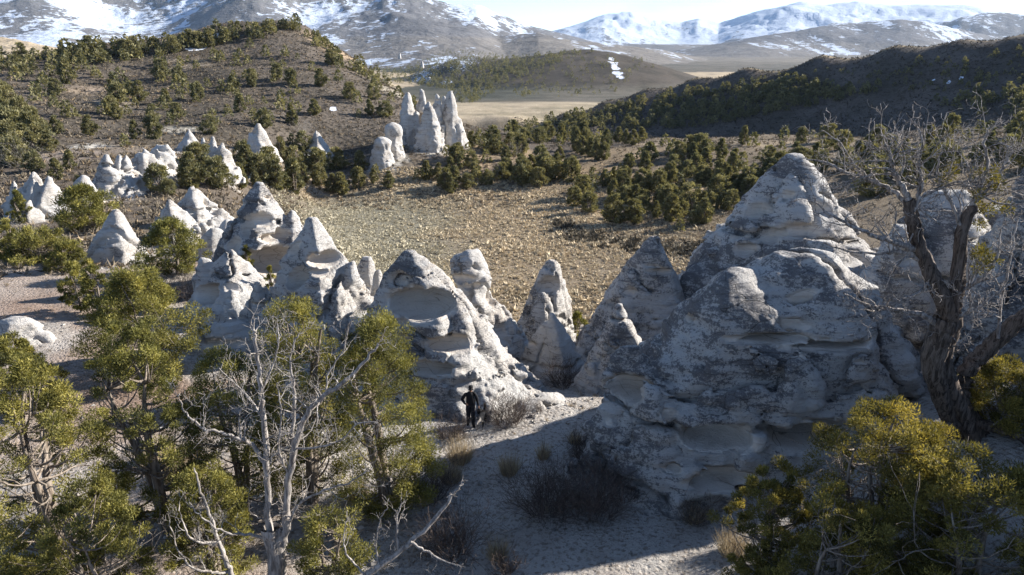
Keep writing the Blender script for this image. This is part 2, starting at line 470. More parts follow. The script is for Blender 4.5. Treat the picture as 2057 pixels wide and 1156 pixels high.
RANGES = [  # (skyline pixels, distance, width of the front slope, snow level)
    ([(-700, -60), (-300, -110), (0, -70), (200, -60), (350, -70), (500, -40), (600, -14), (690, -22), (780, -26), (860, 0), (900, 12), (960, 12), (1000, 30), (1060, 50), (1130, 66), (1220, 90), (1320, 120), (1500, 160)], 4600, 2500, 0.61),
    ([(-700, 60), (-100, 55), (30, 78), (110, 95), (200, 120), (400, 150)], 1500, 500, -1.0),
    ([(560, 150), (650, 105), (740, 80), (800, 92), (850, 70), (930, 62), (1000, 72), (1080, 66), (1160, 84), (1250, 92), (1330, 100), (1420, 120)], 3300, 1100, 0.56),
    ([(900, 120), (1000, 96), (1080, 72), (1160, 48), (1215, 26), (1265, 18), (1320, 28), (1370, 40), (1405, 31), (1445, 44), (1500, 28), (1560, 16), (1610, 8), (1660, 12), (1720, 5), (1790, 12), (1850, 13), (1940, 16), (2057, 30), (2300, 35), (2700, 20)], 9200, 3800, 0.80),
    ([(1250, 120), (1340, 104), (1430, 92), (1520, 76), (1600, 64), (1680, 45), (1750, 42), (1810, 36), (1860, 42), (1920, 56), (1980, 68), (2100, 84), (2300, 95)], 5600, 1500, 0.60),
    ([(1800, 90), (1880, 58), (1930, 36), (1985, 23), (2057, 30), (2200, 20), (2500, 40)], 7000, 1500, 0.62),
]
BUTTE = dict(c=P(1185, 120, 1330.0), top=P(1185, 107, 1330.0)[2])

def far_height(x, y, r):
    u = x / np.maximum(y, 1.0)
    plain = -40 + 5 * fbm(x / 400, y / 400, 0, 3, 5) + 0.006 * np.maximum(r - 1500, 0)
    # low wooded rises between the valley and the mountains
    rise = 52 * np.clip(fbm(x / 520 + 3, y / 520, 0, 4, 31) + 0.12, 0, 1) * smooth(700, 1100, r) * smooth(0.02, -0.12, u) * smooth(2600, 1900, r)
    z = plain + rise
    # the butte
    bx, by = x - BUTTE['c'][0], y - BUTTE['c'][1]
    rr = np.sqrt((bx / (np.where(bx < 0, 330, 215))) ** 2 + (by / np.where(by < 0, 360, 230)) ** 2)
    h = (BUTTE['top'] + 42) * np.clip(1 - rr ** 1.35, 0, 1) * (1 + 0.10 * fbm(x / 60, y / 60, 0, 4, 77, ridged=True))
    z = z + h
    snow = np.full(x.shape, -1.0)
    rid = fbm(x / 900, y / 900, 0, 6, 51, 0.52, ridged=True)
    rid2 = fbm(x / 330 + 7, y / 330, 0, 4, 61, 0.5, ridged=True)
    which = np.full(x.shape, -1)
    gul = fbm(x / 105 + 0.5 * rid, y / 520, 0, 4, 81, 0.55, ridged=True)
    gul2 = fbm(x / 420 + 0.5 * rid2, y / 1500 + 4, 0, 3, 83, 0.5, ridged=True)
    for i, (pts, Y, W, sl) in enumerate(RANGES):
        us, zs = prof(pts, Y)
        zp = np.interp(u, us, zs)
        wob = Y * (1 + 0.05 * np.sin(u * 9 + i * 2.1) + 0.03 * np.sin(u * 23 + i))
        t = (y - wob) / np.where(y < wob, W, W * 1.6)
        fall = np.clip(1 - np.abs(t), 0, 1)
        fall = fall ** 1.25
        amp = 0.045 + 0.30 * 4 * fall * (1 - fall)
        if i == 1: amp = amp * 0.25
        zl = -40 + (zp + 40) * fall * (1 + amp * (rid * 0.6 + gul2 * 0.18 + rid2 * 0.25 + gul * 0.14 - 0.25))
        take = zl > z
        z = np.where(take, zl, z)
        hn = np.clip((zl + 40) / 520, 0, 1.3)
        s = sl - 0.10 + 0.26 * hn - 0.40 * (rid * 0.35 + gul2 * 0.5 + gul * 0.6)
        snow = np.where(take & (fall > 0), s, snow); which = np.where(take & (fall > 0), i, which)
    return z, snow, which

th_in = np.radians(np.linspace(-43, 43, 570))
th_out = np.radians(np.concatenate([np.linspace(-180, -44, 70), np.linspace(44, 180, 70)[:-1]]))
TH = np.sort(np.concatenate([th_in, th_out]))
LR = np.linspace(math.log(3.0), math.log(15500.0), 540)
TT, LL = np.meshgrid(TH, LR, indexing='ij')
RR = np.exp(LL)
GX, GY = RR * np.sin(TT), RR * np.cos(TT)
_tc = np.clip(TT, -0.95, 0.95)
znear = rbf(_tc, LL)
zfar, snow_far, which_far = far_height(RR * np.sin(_tc), RR * np.cos(_tc), RR)
bl = smooth(560, 900, RR)
GZ = znear * (1 - bl) + zfar * bl
# relief that the control points do not carry
_cyr = np.interp(np.tan(_tc), *np.array([(P(px, py, Y)[0] / Y, Y) for px, py, Y in CREST]).T)
calm = 1 - 0.8 * smooth(-90, -60, GY - _cyr) * smooth(-0.03, 0.03, TT)
flatm = smooth(60, 75, RR) * smooth(140, 120, RR) * smooth(-0.33, -0.25, TT) * smooth(0.22, 0.12, TT)
GZ += (0.10 * fbm(GX / 2.2, GY / 2.2, 0, 4, 3) + 0.05 * fbm(GX / 0.7, GY / 0.7, 0, 3, 4)) * smooth(130, 60, RR)
GZ += 1.5 * fbm(GX / 34, GY / 34, 0, 4, 8) * smooth(90, 180, RR) * smooth(1500, 700, RR) * (1 - 0.9 * flatm) * calm
GZ += 2.2 * fbm(GX / 60 + 5, GY / 60, 0, 4, 9, ridged=True) * smooth(140, 230, RR) * smooth(560, 450, RR) * calm
GZ += 0.35 * fbm(GX / 5, GY / 5, 0, 3, 10) * smooth(90, 160, RR) * smooth(900, 500, RR) * (1 - 0.7 * flatm)

def ground_z(x, y):
    x = np.asarray(x, float); y = np.asarray(y, float)
    th = np.arctan2(x, y); lr = np.log(np.maximum(np.hypot(x, y), 3.001))
    fi = np.clip(np.interp(th, TH, np.arange(len(TH))), 0, len(TH) - 1.001)
    fj = np.clip((lr - LR[0]) / (LR[1] - LR[0]), 0, len(LR) - 1.001)
    i, j = fi.astype(int), fj.astype(int); a, b = fi - i, fj - j
    return (GZ[i, j] * (1 - a) * (1 - b) + GZ[i + 1, j] * a * (1 - b) + GZ[i, j + 1] * (1 - a) * b + GZ[i + 1, j + 1] * a * b)

_steps = np.exp(np.linspace(math.log(8.0), math.log(15000.0), 2600))
def hit(px, py, ymin=0.0):
    """first ground point along the ray through a pixel"""
    d = ray(px, py)
    Y = _steps[_steps > ymin]
    pts = np.array([0, 0, CAMZ]) + d[None] * (Y / d[1])[:, None]
    below = pts[:, 2] < ground_z(pts[:, 0], pts[:, 1])
    k = np.argmax(below)
    if not below[k]: return None
    k = max(k, 1)
    a, b = Y[k - 1], Y[k]
    for _ in range(12):
        m = 0.5 * (a + b); q = P(px, py, m)
        if q[2] < ground_z(q[0], q[1]): b = m
        else: a = m
    q = P(px, py, 0.5 * (a + b)); q[2] = ground_z(q[0], q[1])
    return q

# ---- colours of the ground (albedo), by place
def blob(px, py, rad, strength=1.0, rough=0.5, world=None):
    c = world if world is not None else hit(px, py)
    if c is None: return 0
    w = 1 + rough * fbm(GX / (rad * 0.6), GY / (rad * 0.6), 0, 3, int(px) % 97)
    d = np.hypot(GX - c[0], GY - c[1]) / (rad * w)
    return strength * smooth(1.15, 0.55, d)

def mixc(c, m, col):
    m = np.clip(m, 0, 1)[..., None]
    return c * (1 - m) + np.array(col) * m

col = np.zeros(GX.shape + (3,)) + np.array((0.54, 0.495, 0.445))                   # pale volcanic dust
# reddish soil on the left shelf
left = smooth(-0.20, -0.42, TT) * smooth(24, 30, RR) * smooth(66, 52, RR)
col = mixc(col, left * (0.7 + 0.5 * fbm(GX / 4, GY / 4, 0, 3, 12)), (0.40, 0.295, 0.23))
col = mixc(col, smooth(-0.22, -0.5, TT) * smooth(28, 20, RR) * 0.6, (0.30, 0.22, 0.165))
# dry flat
beyond = smooth(55, 68, RR)
col = mixc(col, beyond, (0.31, 0.25, 0.175))
col = mixc(col, flatm * smooth(-0.02, -0.16, TT + 0.03 * fbm(GX / 12, GY / 12, 0, 3, 14)), (0.25, 0.235, 0.18))
# hillside and benches
hillm = smooth(92, 112, RR + 6 * fbm(GX / 15, GY / 15, 0, 3, 15)) * smooth(0.02, -0.05, TT) * smooth(-0.26, -0.30, TT - 0.3 * smooth(110, 130, RR))
col = mixc(col, smooth(62, 80, RR) * smooth(-0.27, -0.33, TT), (0.175, 0.145, 0.115))
col = mixc(col, smooth(128, 142, RR), (0.135, 0.112, 0.09))
rightm = smooth(0.14, 0.2, TT) * smooth(60, 80, RR)
col = mixc(col, rightm * smooth(330, 240, RR), (0.235, 0.19, 0.135))
# shaded ridge, sunlight on its crest painted in gold
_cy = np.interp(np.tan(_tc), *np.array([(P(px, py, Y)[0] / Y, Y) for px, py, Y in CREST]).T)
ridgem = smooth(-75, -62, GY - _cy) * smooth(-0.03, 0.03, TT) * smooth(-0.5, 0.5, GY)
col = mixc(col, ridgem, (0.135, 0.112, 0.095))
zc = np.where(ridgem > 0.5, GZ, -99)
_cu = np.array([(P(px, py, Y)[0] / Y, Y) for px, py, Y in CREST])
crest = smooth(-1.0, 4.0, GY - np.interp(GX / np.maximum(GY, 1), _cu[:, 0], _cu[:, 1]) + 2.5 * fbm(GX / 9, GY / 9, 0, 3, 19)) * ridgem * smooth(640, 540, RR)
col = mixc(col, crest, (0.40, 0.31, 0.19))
# valley floor and plains
col = mixc(col, smooth(440, 500, RR) * smooth(0.12, 0.06, TT) + smooth(520, 560, RR), (0.42, 0.345, 0.24))
col = mixc(col, smooth(690, 780, RR + 40 * fbm(GX / 90, GY / 90, 0, 3, 26)), (0.135, 0.12, 0.095))
col = mixc(col, smooth(2300, 2900, RR), (0.20, 0.175, 0.14))
col = mixc(col, smooth(760, 900, RR) * np.clip(0.55 + 1.1 * fbm(GX / 300, GY / 300, 0, 4, 21), 0, 1) * smooth(2600, 2000, RR), (0.16, 0.142, 0.11))
col = mixc(col, smooth(720, 860, RR) * smooth(2900, 2300, RR) * smooth(0.10, -0.02, TT) * np.clip(0.75 + 0.9 * fbm(GX / 180, GY / 260, 0, 4, 23), 0, 0.95), (0.085, 0.085, 0.066))
bm = np.clip(1 - np.sqrt((GX - BUTTE['c'][0]) ** 2 / np.where(GX < BUTTE['c'][0], 330, 215) ** 2 + (GY - BUTTE['c'][1]) ** 2 / np.where(GY < BUTTE['c'][1], 360, 230) ** 2), 0, 1)
col = mixc(col, smooth(0.02, 0.15, bm), (0.095, 0.078, 0.060))
mtm = (which_far >= 0) & (RR > 900)
mcol = np.array([(0.145, 0.14, 0.14), (0.43, 0.34, 0.225), (0.175, 0.16, 0.145), (0.16, 0.16, 0.168), (0.14, 0.132, 0.13), (0.145, 0.14, 0.14), (0, 0, 0)])[which_far]
col = np.where(mtm[..., None], mcol, col)
# foothill slopes low down are tan or dark with trees
lowm = mtm & (GZ < 60) & (which_far != 1)
col = np.where(lowm[..., None], col * 0.6 + np.array((0.22, 0.19, 0.15)) * 0.4, col)
snow = np.where(RR > 900, snow_far, -1.0)
# light patches
for px, py, rad, c in [(375, 128, 9, (0.40, 0.32, 0.24)), (190, 185, 9, (0.36, 0.28, 0.21)), (235, 210, 5, (0.42, 0.36, 0.29)), (355, 262, 4.5, (0.55, 0.5, 0.43)), (178, 296, 3.5, (0.6, 0.56, 0.5)),
                       (150, 310, 6, (0.36, 0.30, 0.25)), (270, 300, 5, (0.3, 0.25, 0.2)), (650, 85, 10, (0.36, 0.27, 0.18)), (690, 110, 9, (0.36, 0.27, 0.18)), (790, 185, 8, (0.45, 0.39, 0.32)), (820, 195, 7, (0.40, 0.34, 0.27)),
                       (1010, 300, 9, (0.36, 0.27, 0.165)), (1100, 335, 8, (0.36, 0.27, 0.165)), (1200, 352, 8, (0.40, 0.30, 0.185)), (940, 320, 8, (0.29, 0.215, 0.14)), (1250, 365, 6, (0.40, 0.30, 0.185)), (660, 368, 6, (0.40, 0.32, 0.25)), (930, 372, 7, (0.34, 0.255, 0.16)),
                       (1240, 310, 12, (0.33, 0.255, 0.165)), (1560, 290, 7, (0.40, 0.32, 0.22)), (1480, 355, 8, (0.36, 0.29, 0.215)), (1330, 290, 8, (0.33, 0.26, 0.18)),
                       (330, 560, 3.0, (0.52, 0.47, 0.41)), (430, 640, 3.6, (0.60, 0.56, 0.50)), (520, 690, 3.0, (0.58, 0.54, 0.48)), (640, 700, 3.0, (0.5, 0.46, 0.41)), (140, 470, 4, (0.38, 0.33, 0.28)), (200, 600, 3, (0.38, 0.31, 0.26)),
                       (1090, 820, 1.5, (0.55, 0.5, 0.45)), (40, 1010, 2.5, (0.50, 0.46, 0.42)), (150, 990, 2.2, (0.5, 0.45, 0.4))]:
    col = mixc(col, blob(px, py, rad, 0.9), c)
for px, py, rad, Y in [(1232, 126, 9, 0), (1236, 136, 8, 0), (1240, 147, 9, 0), (1246, 156, 6, 0), (1228, 118, 6, 0), (412, 82, 4.0, 0), (395, 95, 3.0, 0), (670, 219, 1.2, 0),
                       (1815, 158, 1.1, 0), (1878, 163, 1.2, 0), (1905, 165, 0.8, 0), (1742, 184, 1.1, 0), (1594, 207, 0.8, 0), (1930, 156, 0.8, 0)]:
    c = hit(px, py)
    if c is not None:
        d = np.hypot((GX - c[0]) / rad, (GY - c[1]) / (rad * 1.7))
        snow = np.maximum(snow, 1.25 - d * 0.75)
for px, py, rad in [(850, 150, 60), (880, 130, 80), (930, 125, 60), (820, 120, 70), (780, 130, 60), (900, 165, 30)]:
    c = hit(px, py)
    if c is not None and c[1] > 600:
        d = np.hypot((GX - c[0]) / rad, (GY - c[1]) / (rad * 3))
        snow = np.maximum(snow, 0.55 - d * 0.35)

litter = np.clip(0.35 + 0.9 * fbm(GX / 3, GY / 3, 0, 3, 41), 0, 1) * smooth(70, 50, RR)

# ---- split the sheet into its places
nT, nR = GX.shape
vid = np.arange(nT * nR).reshape(nT, nR)
nxt = np.roll(vid, -1, axis=0)
quads = np.stack([vid[:, :-1], vid[:, 1:], nxt[:, 1:], nxt[:, :-1]], -1)      # wraps round the circle
qc = lambda A: A[:, :-1]
R_, T_, W_, B_ = qc(RR), qc(TT), qc(which_far), qc(bm)
region = np.zeros(R_.shape, int)                                              # 0 ground
region[(R_ > 128) & (T_ < 0.0)] = 1                                           # hill
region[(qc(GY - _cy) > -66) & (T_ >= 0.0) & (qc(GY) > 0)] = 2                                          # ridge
region[(R_ > 440) & (T_ < 0.06)] = 3
region[((R_ > 540) & (T_ < 0.35)) | ((R_ > 480) & (T_ >= 0.35))] = 3                                                        # valley floor
region[(R_ > 900) & (B_ > 0.02)] = 4                                          # butte
region[(R_ > 900) & (W_ >= 0)] = 5                                            # mountains
region[(R_ > 3000) & (region != 5)] = 5
allv = np.stack([GX, GY, GZ], -1).reshape(-1, 3)
allc, alls, alll = col.reshape(-1, 3), snow.ravel(), litter.ravel()
GROUND = {}
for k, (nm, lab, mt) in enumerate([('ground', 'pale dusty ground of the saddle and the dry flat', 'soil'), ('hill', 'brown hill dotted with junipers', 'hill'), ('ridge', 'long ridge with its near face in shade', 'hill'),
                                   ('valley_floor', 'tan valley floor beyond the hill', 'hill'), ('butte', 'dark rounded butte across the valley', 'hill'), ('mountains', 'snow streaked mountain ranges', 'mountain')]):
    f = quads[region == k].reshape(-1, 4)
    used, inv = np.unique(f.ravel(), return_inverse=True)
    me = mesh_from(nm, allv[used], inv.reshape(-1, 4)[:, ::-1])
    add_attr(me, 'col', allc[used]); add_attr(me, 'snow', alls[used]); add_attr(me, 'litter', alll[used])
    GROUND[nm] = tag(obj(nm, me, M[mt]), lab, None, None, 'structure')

# ---------------------------------------------------------------- tent rocks: distance fields turned into meshes
def smin(a, b, k):
    h = np.clip(0.5 + 0.5 * (b - a) / k, 0, 1)
    return b * (1 - h) + a * h - k * h * (1 - h)

class Cone:
    """leaning, bulging cone given by its apex pixel and the pixels of its base at one distance"""
    def __init__(s, apx, apy, lx, rx, by, Y, dY=0.0, e=0.9, depth=0.85, tip=0.06, f=0):
        Yd = Y + dY
        A, L, R = P(apx, apy, Yd), P(lx, by, Yd), P(rx, by, Yd)
        s.A, s.B, s.w, s.e, s.dp, s.tip = A, (L + R) / 2, (R[0] - L[0]) / 2 * 1.10, e, depth, tip
        s.h = max(A[2] - s.B[2], 0.3)
        s.sl = 1 / math.sqrt(1 + (s.w / s.h) ** 2)
        rr = random.Random(int(apx * 7 + apy * 13))
        base = ([-38, 14, 80, 150, -122], [-90, -20, 35, 100, 160, 205], [-22, 30, 90, 150, -128], [-62, 0, 60, 125, -165])[f]   # broad front face, or an arris facing the viewer
        s.fa = [math.radians(a_ + rr.uniform(-14, 14) * (0.35 if f == 2 else 1)) for a_ in base]
    def __call__(s, p):
        h = (p[:, 2] - s.B[2]) / s.h
        hc = np.clip(h, -0.6, 1.0)
        ax = s.B[0] + (s.A[0] - s.B[0]) * np.clip(hc, 0, 1); ay = s.B[1] + (s.A[1] - s.B[1]) * np.clip(hc, 0, 1)
        R = s.w * ((1 - np.clip(hc, 0, 1) + s.tip) ** s.e - s.tip ** s.e * 0.35) + np.where(hc < 0, -hc * s.w * 0.35, 0)
        q = np.sqrt((p[:, 0] - ax) ** 2 + ((p[:, 1] - ay) / s.dp) ** 2)
        dx, dy = p[:, 0] - ax, (p[:, 1] - ay) / s.dp
        qp = np.full(len(q), -1e9)
        for a_ in s.fa: qp = np.maximum(qp, dx * math.cos(a_) + dy * math.sin(a_))
        q = 0.3 * q + 0.7 * qp * 1.06
        d = (q - R) * s.sl
        return np.maximum(d, (h - 1.0) * s.h)
    def box(s):
        m = s.w * 1.35
        return np.array([min(s.A[0], s.B[0] - m), min(s.A[1], s.B[1] - m * s.dp), s.B[2] - 1.2]), np.array([max(s.A[0], s.B[0] + m), max(s.A[1], s.B[1] + m * s.dp), s.A[2] + 0.3])

class Ball:
    def __init__(s, c, r): s.c, s.r = np.array(c), np.array(r, float)
    def __call__(s, p):
        q = (p - s.c) / s.r
        n = np.sqrt((q * q).sum(1))
        return (n - 1) * s.r.min()
    def box(s): return s.c - s.r, s.c + s.r

def surface_nets(S, origin, vox):
    ins = S < 0
    nx, ny, nz = S.shape
    cnt = np.zeros((nx - 1, ny - 1, nz - 1), np.int8)
    for a in (0, 1):
        for b in (0, 1):
            for c in (0, 1):
                cnt += ins[a:nx - 1 + a, b:ny - 1 + b, c:nz - 1 + c]
    act = (cnt > 0) & (cnt < 8)
    I = np.argwhere(act)
    idx = np.full(act.shape, -1, np.int32); idx[act] = np.arange(len(I))
    acc = np.zeros((len(I), 3), np.float32); num = np.zeros(len(I), np.float32)
    corners = [(a, b, c) for a in (0, 1) for b in (0, 1) for c in (0, 1)]
    for ca in corners:
        for ax in range(3):
            if ca[ax]: continue
            cb = list(ca); cb[ax] = 1
            va = S[I[:, 0] + ca[0], I[:, 1] + ca[1], I[:, 2] + ca[2]]
            vb = S[I[:, 0] + cb[0], I[:, 1] + cb[1], I[:, 2] + cb[2]]
            m = (va < 0) != (vb < 0)
            t = np.where(m, va / np.where(m, va - vb, 1), 0)
            pt = np.tile(np.array(ca, np.float32), (len(I), 1)); pt[:, ax] += t
            acc += pt * m[:, None]; num += m
    V = (I + acc / num[:, None]) * vox + origin
    F = []
    for ax in range(3):
        o1, o2 = [(1, 2), (2, 0), (0, 1)][ax]
        sl0 = [slice(1, -1)] * 3; sl1 = [slice(1, -1)] * 3
        sl0[ax] = slice(0, -1); sl1[ax] = slice(1, None)
        A, B = ins[tuple(sl0)], ins[tuple(sl1)]
        E = np.argwhere(A != B)
        if len(E) == 0: continue
        flip = A[A != B]
        base = E + 1; base[:, ax] -= 1
        def cell(d1, d2):
            q = base.copy(); q[:, o1] -= d1; q[:, o2] -= d2
            return idx[q[:, 0], q[:, 1], q[:, 2]]
        q = np.stack([cell(0, 0), cell(1, 0), cell(1, 1), cell(0, 1)], 1)
        q[~flip] = q[~flip][:, ::-1]
        F.append(q)
    F = np.concatenate(F); F = F[(F >= 0).all(1)]
    return V, F

def vnormals(V, F):
    n = np.cross(V[F[:, 2]] - V[F[:, 0]], V[F[:, 3]] - V[F[:, 1]])
    N = np.zeros_like(V)
    for k in range(4): np.add.at(N, F[:, k], n)
    return N / np.maximum(np.linalg.norm(N, axis=1, keepdims=True), 1e-9)

ROCKS = []
def rock(label, Y, cones, cavs=(), balls=(), seed=1, lich=0.2, taf=9, vox_px=3.7, flute=0.0, k=0.13, rough=1.0, strata=1.0, group=None, name='rock_spire', cat='rock', tafsize=1.0, mat='rock', maxc=1.6e6):
    r_ = np.random.default_rng(seed * 101 + 3)
    mpp = Y * 1.13 / FPX                                   # metres per photograph pixel
    prims = [Cone(c[0], c[1], c[2], c[3], c[4], Y, **(c[5] if len(c) > 5 else {})) for c in cones]
    for b in balls:
        c = P(b[0], b[1], Y + (b[4] if len(b) > 4 else 0)); prims.append(Ball(c, (b[2] * mpp / 2, b[2] * mpp / 2 * 0.9, b[3] * mpp / 2)))
    size = max(p.w for p in prims if isinstance(p, Cone))
    kk = k * size * 0.35 + 0.02
    lo = np.min([p.box()[0] for p in prims], 0) - 0.15 * size; hi = np.max([p.box()[1] for p in prims], 0) + 0.12 * size
    ctr = (lo + hi) / 2
    lo[2] = max(lo[2], ground_z(ctr[0], ctr[1]) - 2.2)
    vox = max(vox_px * mpp, (np.prod(hi - lo) / maxc) ** (1 / 3))
    def base(p, coarse=False):
        d = prims[0](p)
        for q in prims[1:]: d = smin(d, q(p), kk)
        return d
    sc = 1.0 / (0.55 * size)
    def body(p):
        """cones, warped, with lumps, flutes and beds"""
        w = np.stack([fbm(p[:, 0] * sc, p[:, 1] * sc, p[:, 2] * sc, 2, seed + 5 + i * 7) for i in range(3)], 1) * 0.055 * size * rough
        d = base(p + w)
        near = np.abs(d) < 0.55 * size * 0.6 + 0.2
        q = p[near]
        e = 0.065 * size * rough * fbm(q[:, 0] * sc * 2.6, q[:, 1] * sc * 2.6, q[:, 2] * sc * 3.2, 4, seed + 40, 0.55, ridged=True)
        wz = q[:, 2] + 0.12 * size * fbm(q[:, 0] * sc * 1.5, q[:, 1] * sc * 1.5, 0 * q[:, 2], 2, seed + 50) + 0.06 * q[:, 0]
        bed = fbm(0 * wz + 3.3, 0 * wz, wz * 1.9 / max(0.5, min(size * 0.35, 1.2)), 3, seed + 60, 0.6)
        e = e + strata * 0.020 * min(size, 3.5) * np.abs(bed)
        if flute:
            ang = np.arctan2(q[:, 1] - ctr[1], q[:, 0] - ctr[0])
            e = e + flute * size * 0.10 * np.abs(np.sin((q[:, 0] - 0.35 * (q[:, 2] - lo[2])) * 5.2 / size + 2 * fbm(q[:, 0] * sc, q[:, 1] * sc, q[:, 2] * sc * .4, 2, seed + 70)))
        e = e * np.clip((hi[2] - 0.12 * size - q[:, 2]) / (0.45 * (hi[2] - lo[2])), 0.2, 1.0)
        d[near] += e
        return d
    pits = []
    for c in cavs:                                         # hollows where the photograph shows them
        px, py, w, h = c[:4]; dep = c[4] if len(c) > 4 else 0.6
        dr = ray(px, py); Ys = np.linspace(Y - 2.2 * size, Y + 1.5 * size, 220)
        pts = np.array([0, 0, CAMZ]) + dr[None] * (Ys / dr[1])[:, None]
        dd = body(pts); hitk = np.argmax(dd < 0)
        if dd[hitk] >= 0: continue
        q = pts[hitk]; m = np.linalg.norm(q - np.array([0, 0, CAMZ])) / FPX
        rx, rz = w * m / 2, h * m / 2
        pits.append(Ball(q + dr / np.linalg.norm(dr) * dep * 0.15 * rx + np.array([0, 0, -0.1 * rz]), (rx, max(dep * (rx + rz) * 0.6, 0.12), rz)))
    if taf:
        cand = lo + r_.random((int(taf * 220), 3)) * (hi - lo)
        dc = body(cand); cand = cand[np.abs(dc) < 0.05 * size][:taf]
        for q in cand:
            rr = tafsize * size * (0.025 + 0.08 * r_.random() ** 2)
            pits.append(Ball(q, (rr * (1.0 + 1.6 * r_.random()), rr * (0.9 + 0.8 * r_.random()), rr * (0.35 + 0.45 * r_.random()))))
    ns = np.ceil((hi - lo) / vox).astype(int) + 2
    ax = [lo[i] + vox * np.arange(ns[i]) for i in range(3)]
    # coarse pass keeps the costly noise to the shell
    G = np.stack(np.meshgrid(*ax, indexing='ij'), -1).reshape(-1, 3)
    d0 = base(G)
    S = np.maximum(d0, -3.0).astype(np.float32)
    shell = (np.abs(d0) < 0.42 * size * max(rough, 0.5) + 3 * vox)
    S[shell] = body(G[shell])
    # joints and bedding gaps weathered open
    q = G[shell]; dS = S[shell]
    if size * FPX / (Y * 1.13) > 38:
        wz = q[:, 2] + 0.10 * size * fbm(q[:, 0] * sc * 1.5, q[:, 1] * sc * 1.5, 0 * q[:, 2], 2, seed + 50) + 0.06 * q[:, 0]
        nmask = fbm(q[:, 0] * sc * 1.3, q[:, 1] * sc * 1.3, q[:, 2] * sc * 1.3, 2, seed + 150)
        jn = 0.10 * size * fbm(q[:, 0] * sc * 2, q[:, 1] * sc * 2, q[:, 2] * sc * 2, 3, seed + 160)
        for ci in range(7):
            if ci < 4:
                a_ = r_.uniform(0, 6.28); nrm = np.array((math.cos(a_), math.sin(a_), r_.uniform(-0.45, 0.45)))
                pd = (q - ctr) @ nrm - r_.uniform(-0.7, 0.7) * size + jn
            else:
                pd = wz - (lo[2] + (hi[2] - lo[2]) * r_.uniform(0.15, 0.9)) + 0.4 * jn
            wd = vox * (0.75 + 0.5 * r_.random())
            cut = (wd - np.abs(pd)) * 1.0
            on = (dS > -0.05 * size - 1.5 * vox) & ((nmask if ci % 2 else -nmask) > -0.02)
            dS = np.where(on, np.maximum(dS, np.minimum(cut, 0.5 * vox)), dS)
        S[shell] = dS
    S = S.reshape(ns)
    for b in pits:
        i0 = np.maximum(np.floor((b.c - b.r * 1.35 - lo) / vox).astype(int), 0); i1 = np.minimum(np.ceil((b.c + b.r * 1.35 - lo) / vox).astype(int) + 1, ns)
        if (i1 <= i0).any(): continue
        sub = np.stack(np.meshgrid(*[ax[i][i0[i]:i1[i]] for i in range(3)], indexing='ij'), -1).reshape(-1, 3)
        db = b(sub) + 0.10 * b.r.min() * fbm(sub[:, 0] / b.r[0], sub[:, 1] / b.r[0], sub[:, 2] / b.r[2], 2, seed + 90)
        v = S[i0[0]:i1[0], i0[1]:i1[1], i0[2]:i1[2]]
        v[...] = np.maximum(v, -db.reshape(v.shape))
    S[:, :, -1] = 1; S[0] = 1; S[-1] = 1; S[:, 0] = 1; S[:, -1] = 1
    V, F = surface_nets(S, lo, vox)
    # keep the largest connected piece
    lab = np.arange(len(V))
    for _ in range(400):
        new = lab.copy(); mn = lab[F].min(1)
        for c_ in range(4): np.minimum.at(new, F[:, c_], mn)
        new = new[new]
        if (new == lab).all(): break
        lab = new
    ids, cn = np.unique(lab, return_counts=True)
    keep = lab == ids[np.argmax(cn)]
    # drop what lies well under the ground
    keep &= V[:, 2] > ground_z(V[:, 0], V[:, 1]) - 0.9
    F = F[keep[F].all(1)]
    used, inv = np.unique(F.ravel(), return_inverse=True)
    V, F = V[used], inv.reshape(-1, 4)
    cav = np.zeros(len(V))
    for b in pits:
        near = (np.abs(V - b.c) < b.r * 1.3 + 0.1).all(1)
        if near.any():
            db = b(V[near]); cav[near] = np.maximum(cav[near], smooth(0.16 * b.r.min() + vox * 0.6, 0.02, db))
    N = vnormals(V, F)
    f1 = fbm(V[:, 0] / 0.35, V[:, 1] / 0.35, V[:, 2] / 0.22, 3, seed + 120, 0.6) * 0.045 + fbm(V[:, 0] * 1.2, V[:, 1] * 1.2, V[:, 2] * 2.2, 2, seed + 130, 0.6, ridged=True) * 0.05
    V = V + N * (f1 * (1 - 0.85 * cav) * min(1.0, size / 2.2))[:, None]
    # lichen by rock and noise, thickened away from the sun to deepen shade
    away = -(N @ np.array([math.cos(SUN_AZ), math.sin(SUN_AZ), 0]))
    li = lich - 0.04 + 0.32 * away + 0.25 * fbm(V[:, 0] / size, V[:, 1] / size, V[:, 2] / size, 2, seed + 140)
    o0 = np.array([ctr[0], ctr[1], ground_z(ctr[0], ctr[1])])
    me = mesh_from(name, V - o0, F)
    add_attr(me, 'cav', cav); add_attr(me, 'lich', li)
    o = tag(obj(name, me, M[mat], None, o0), label, cat, group)
    ROCKS.append((o, ctr, size))
    return o

FARG = 'pale tent rocks along the foot of the left hill'
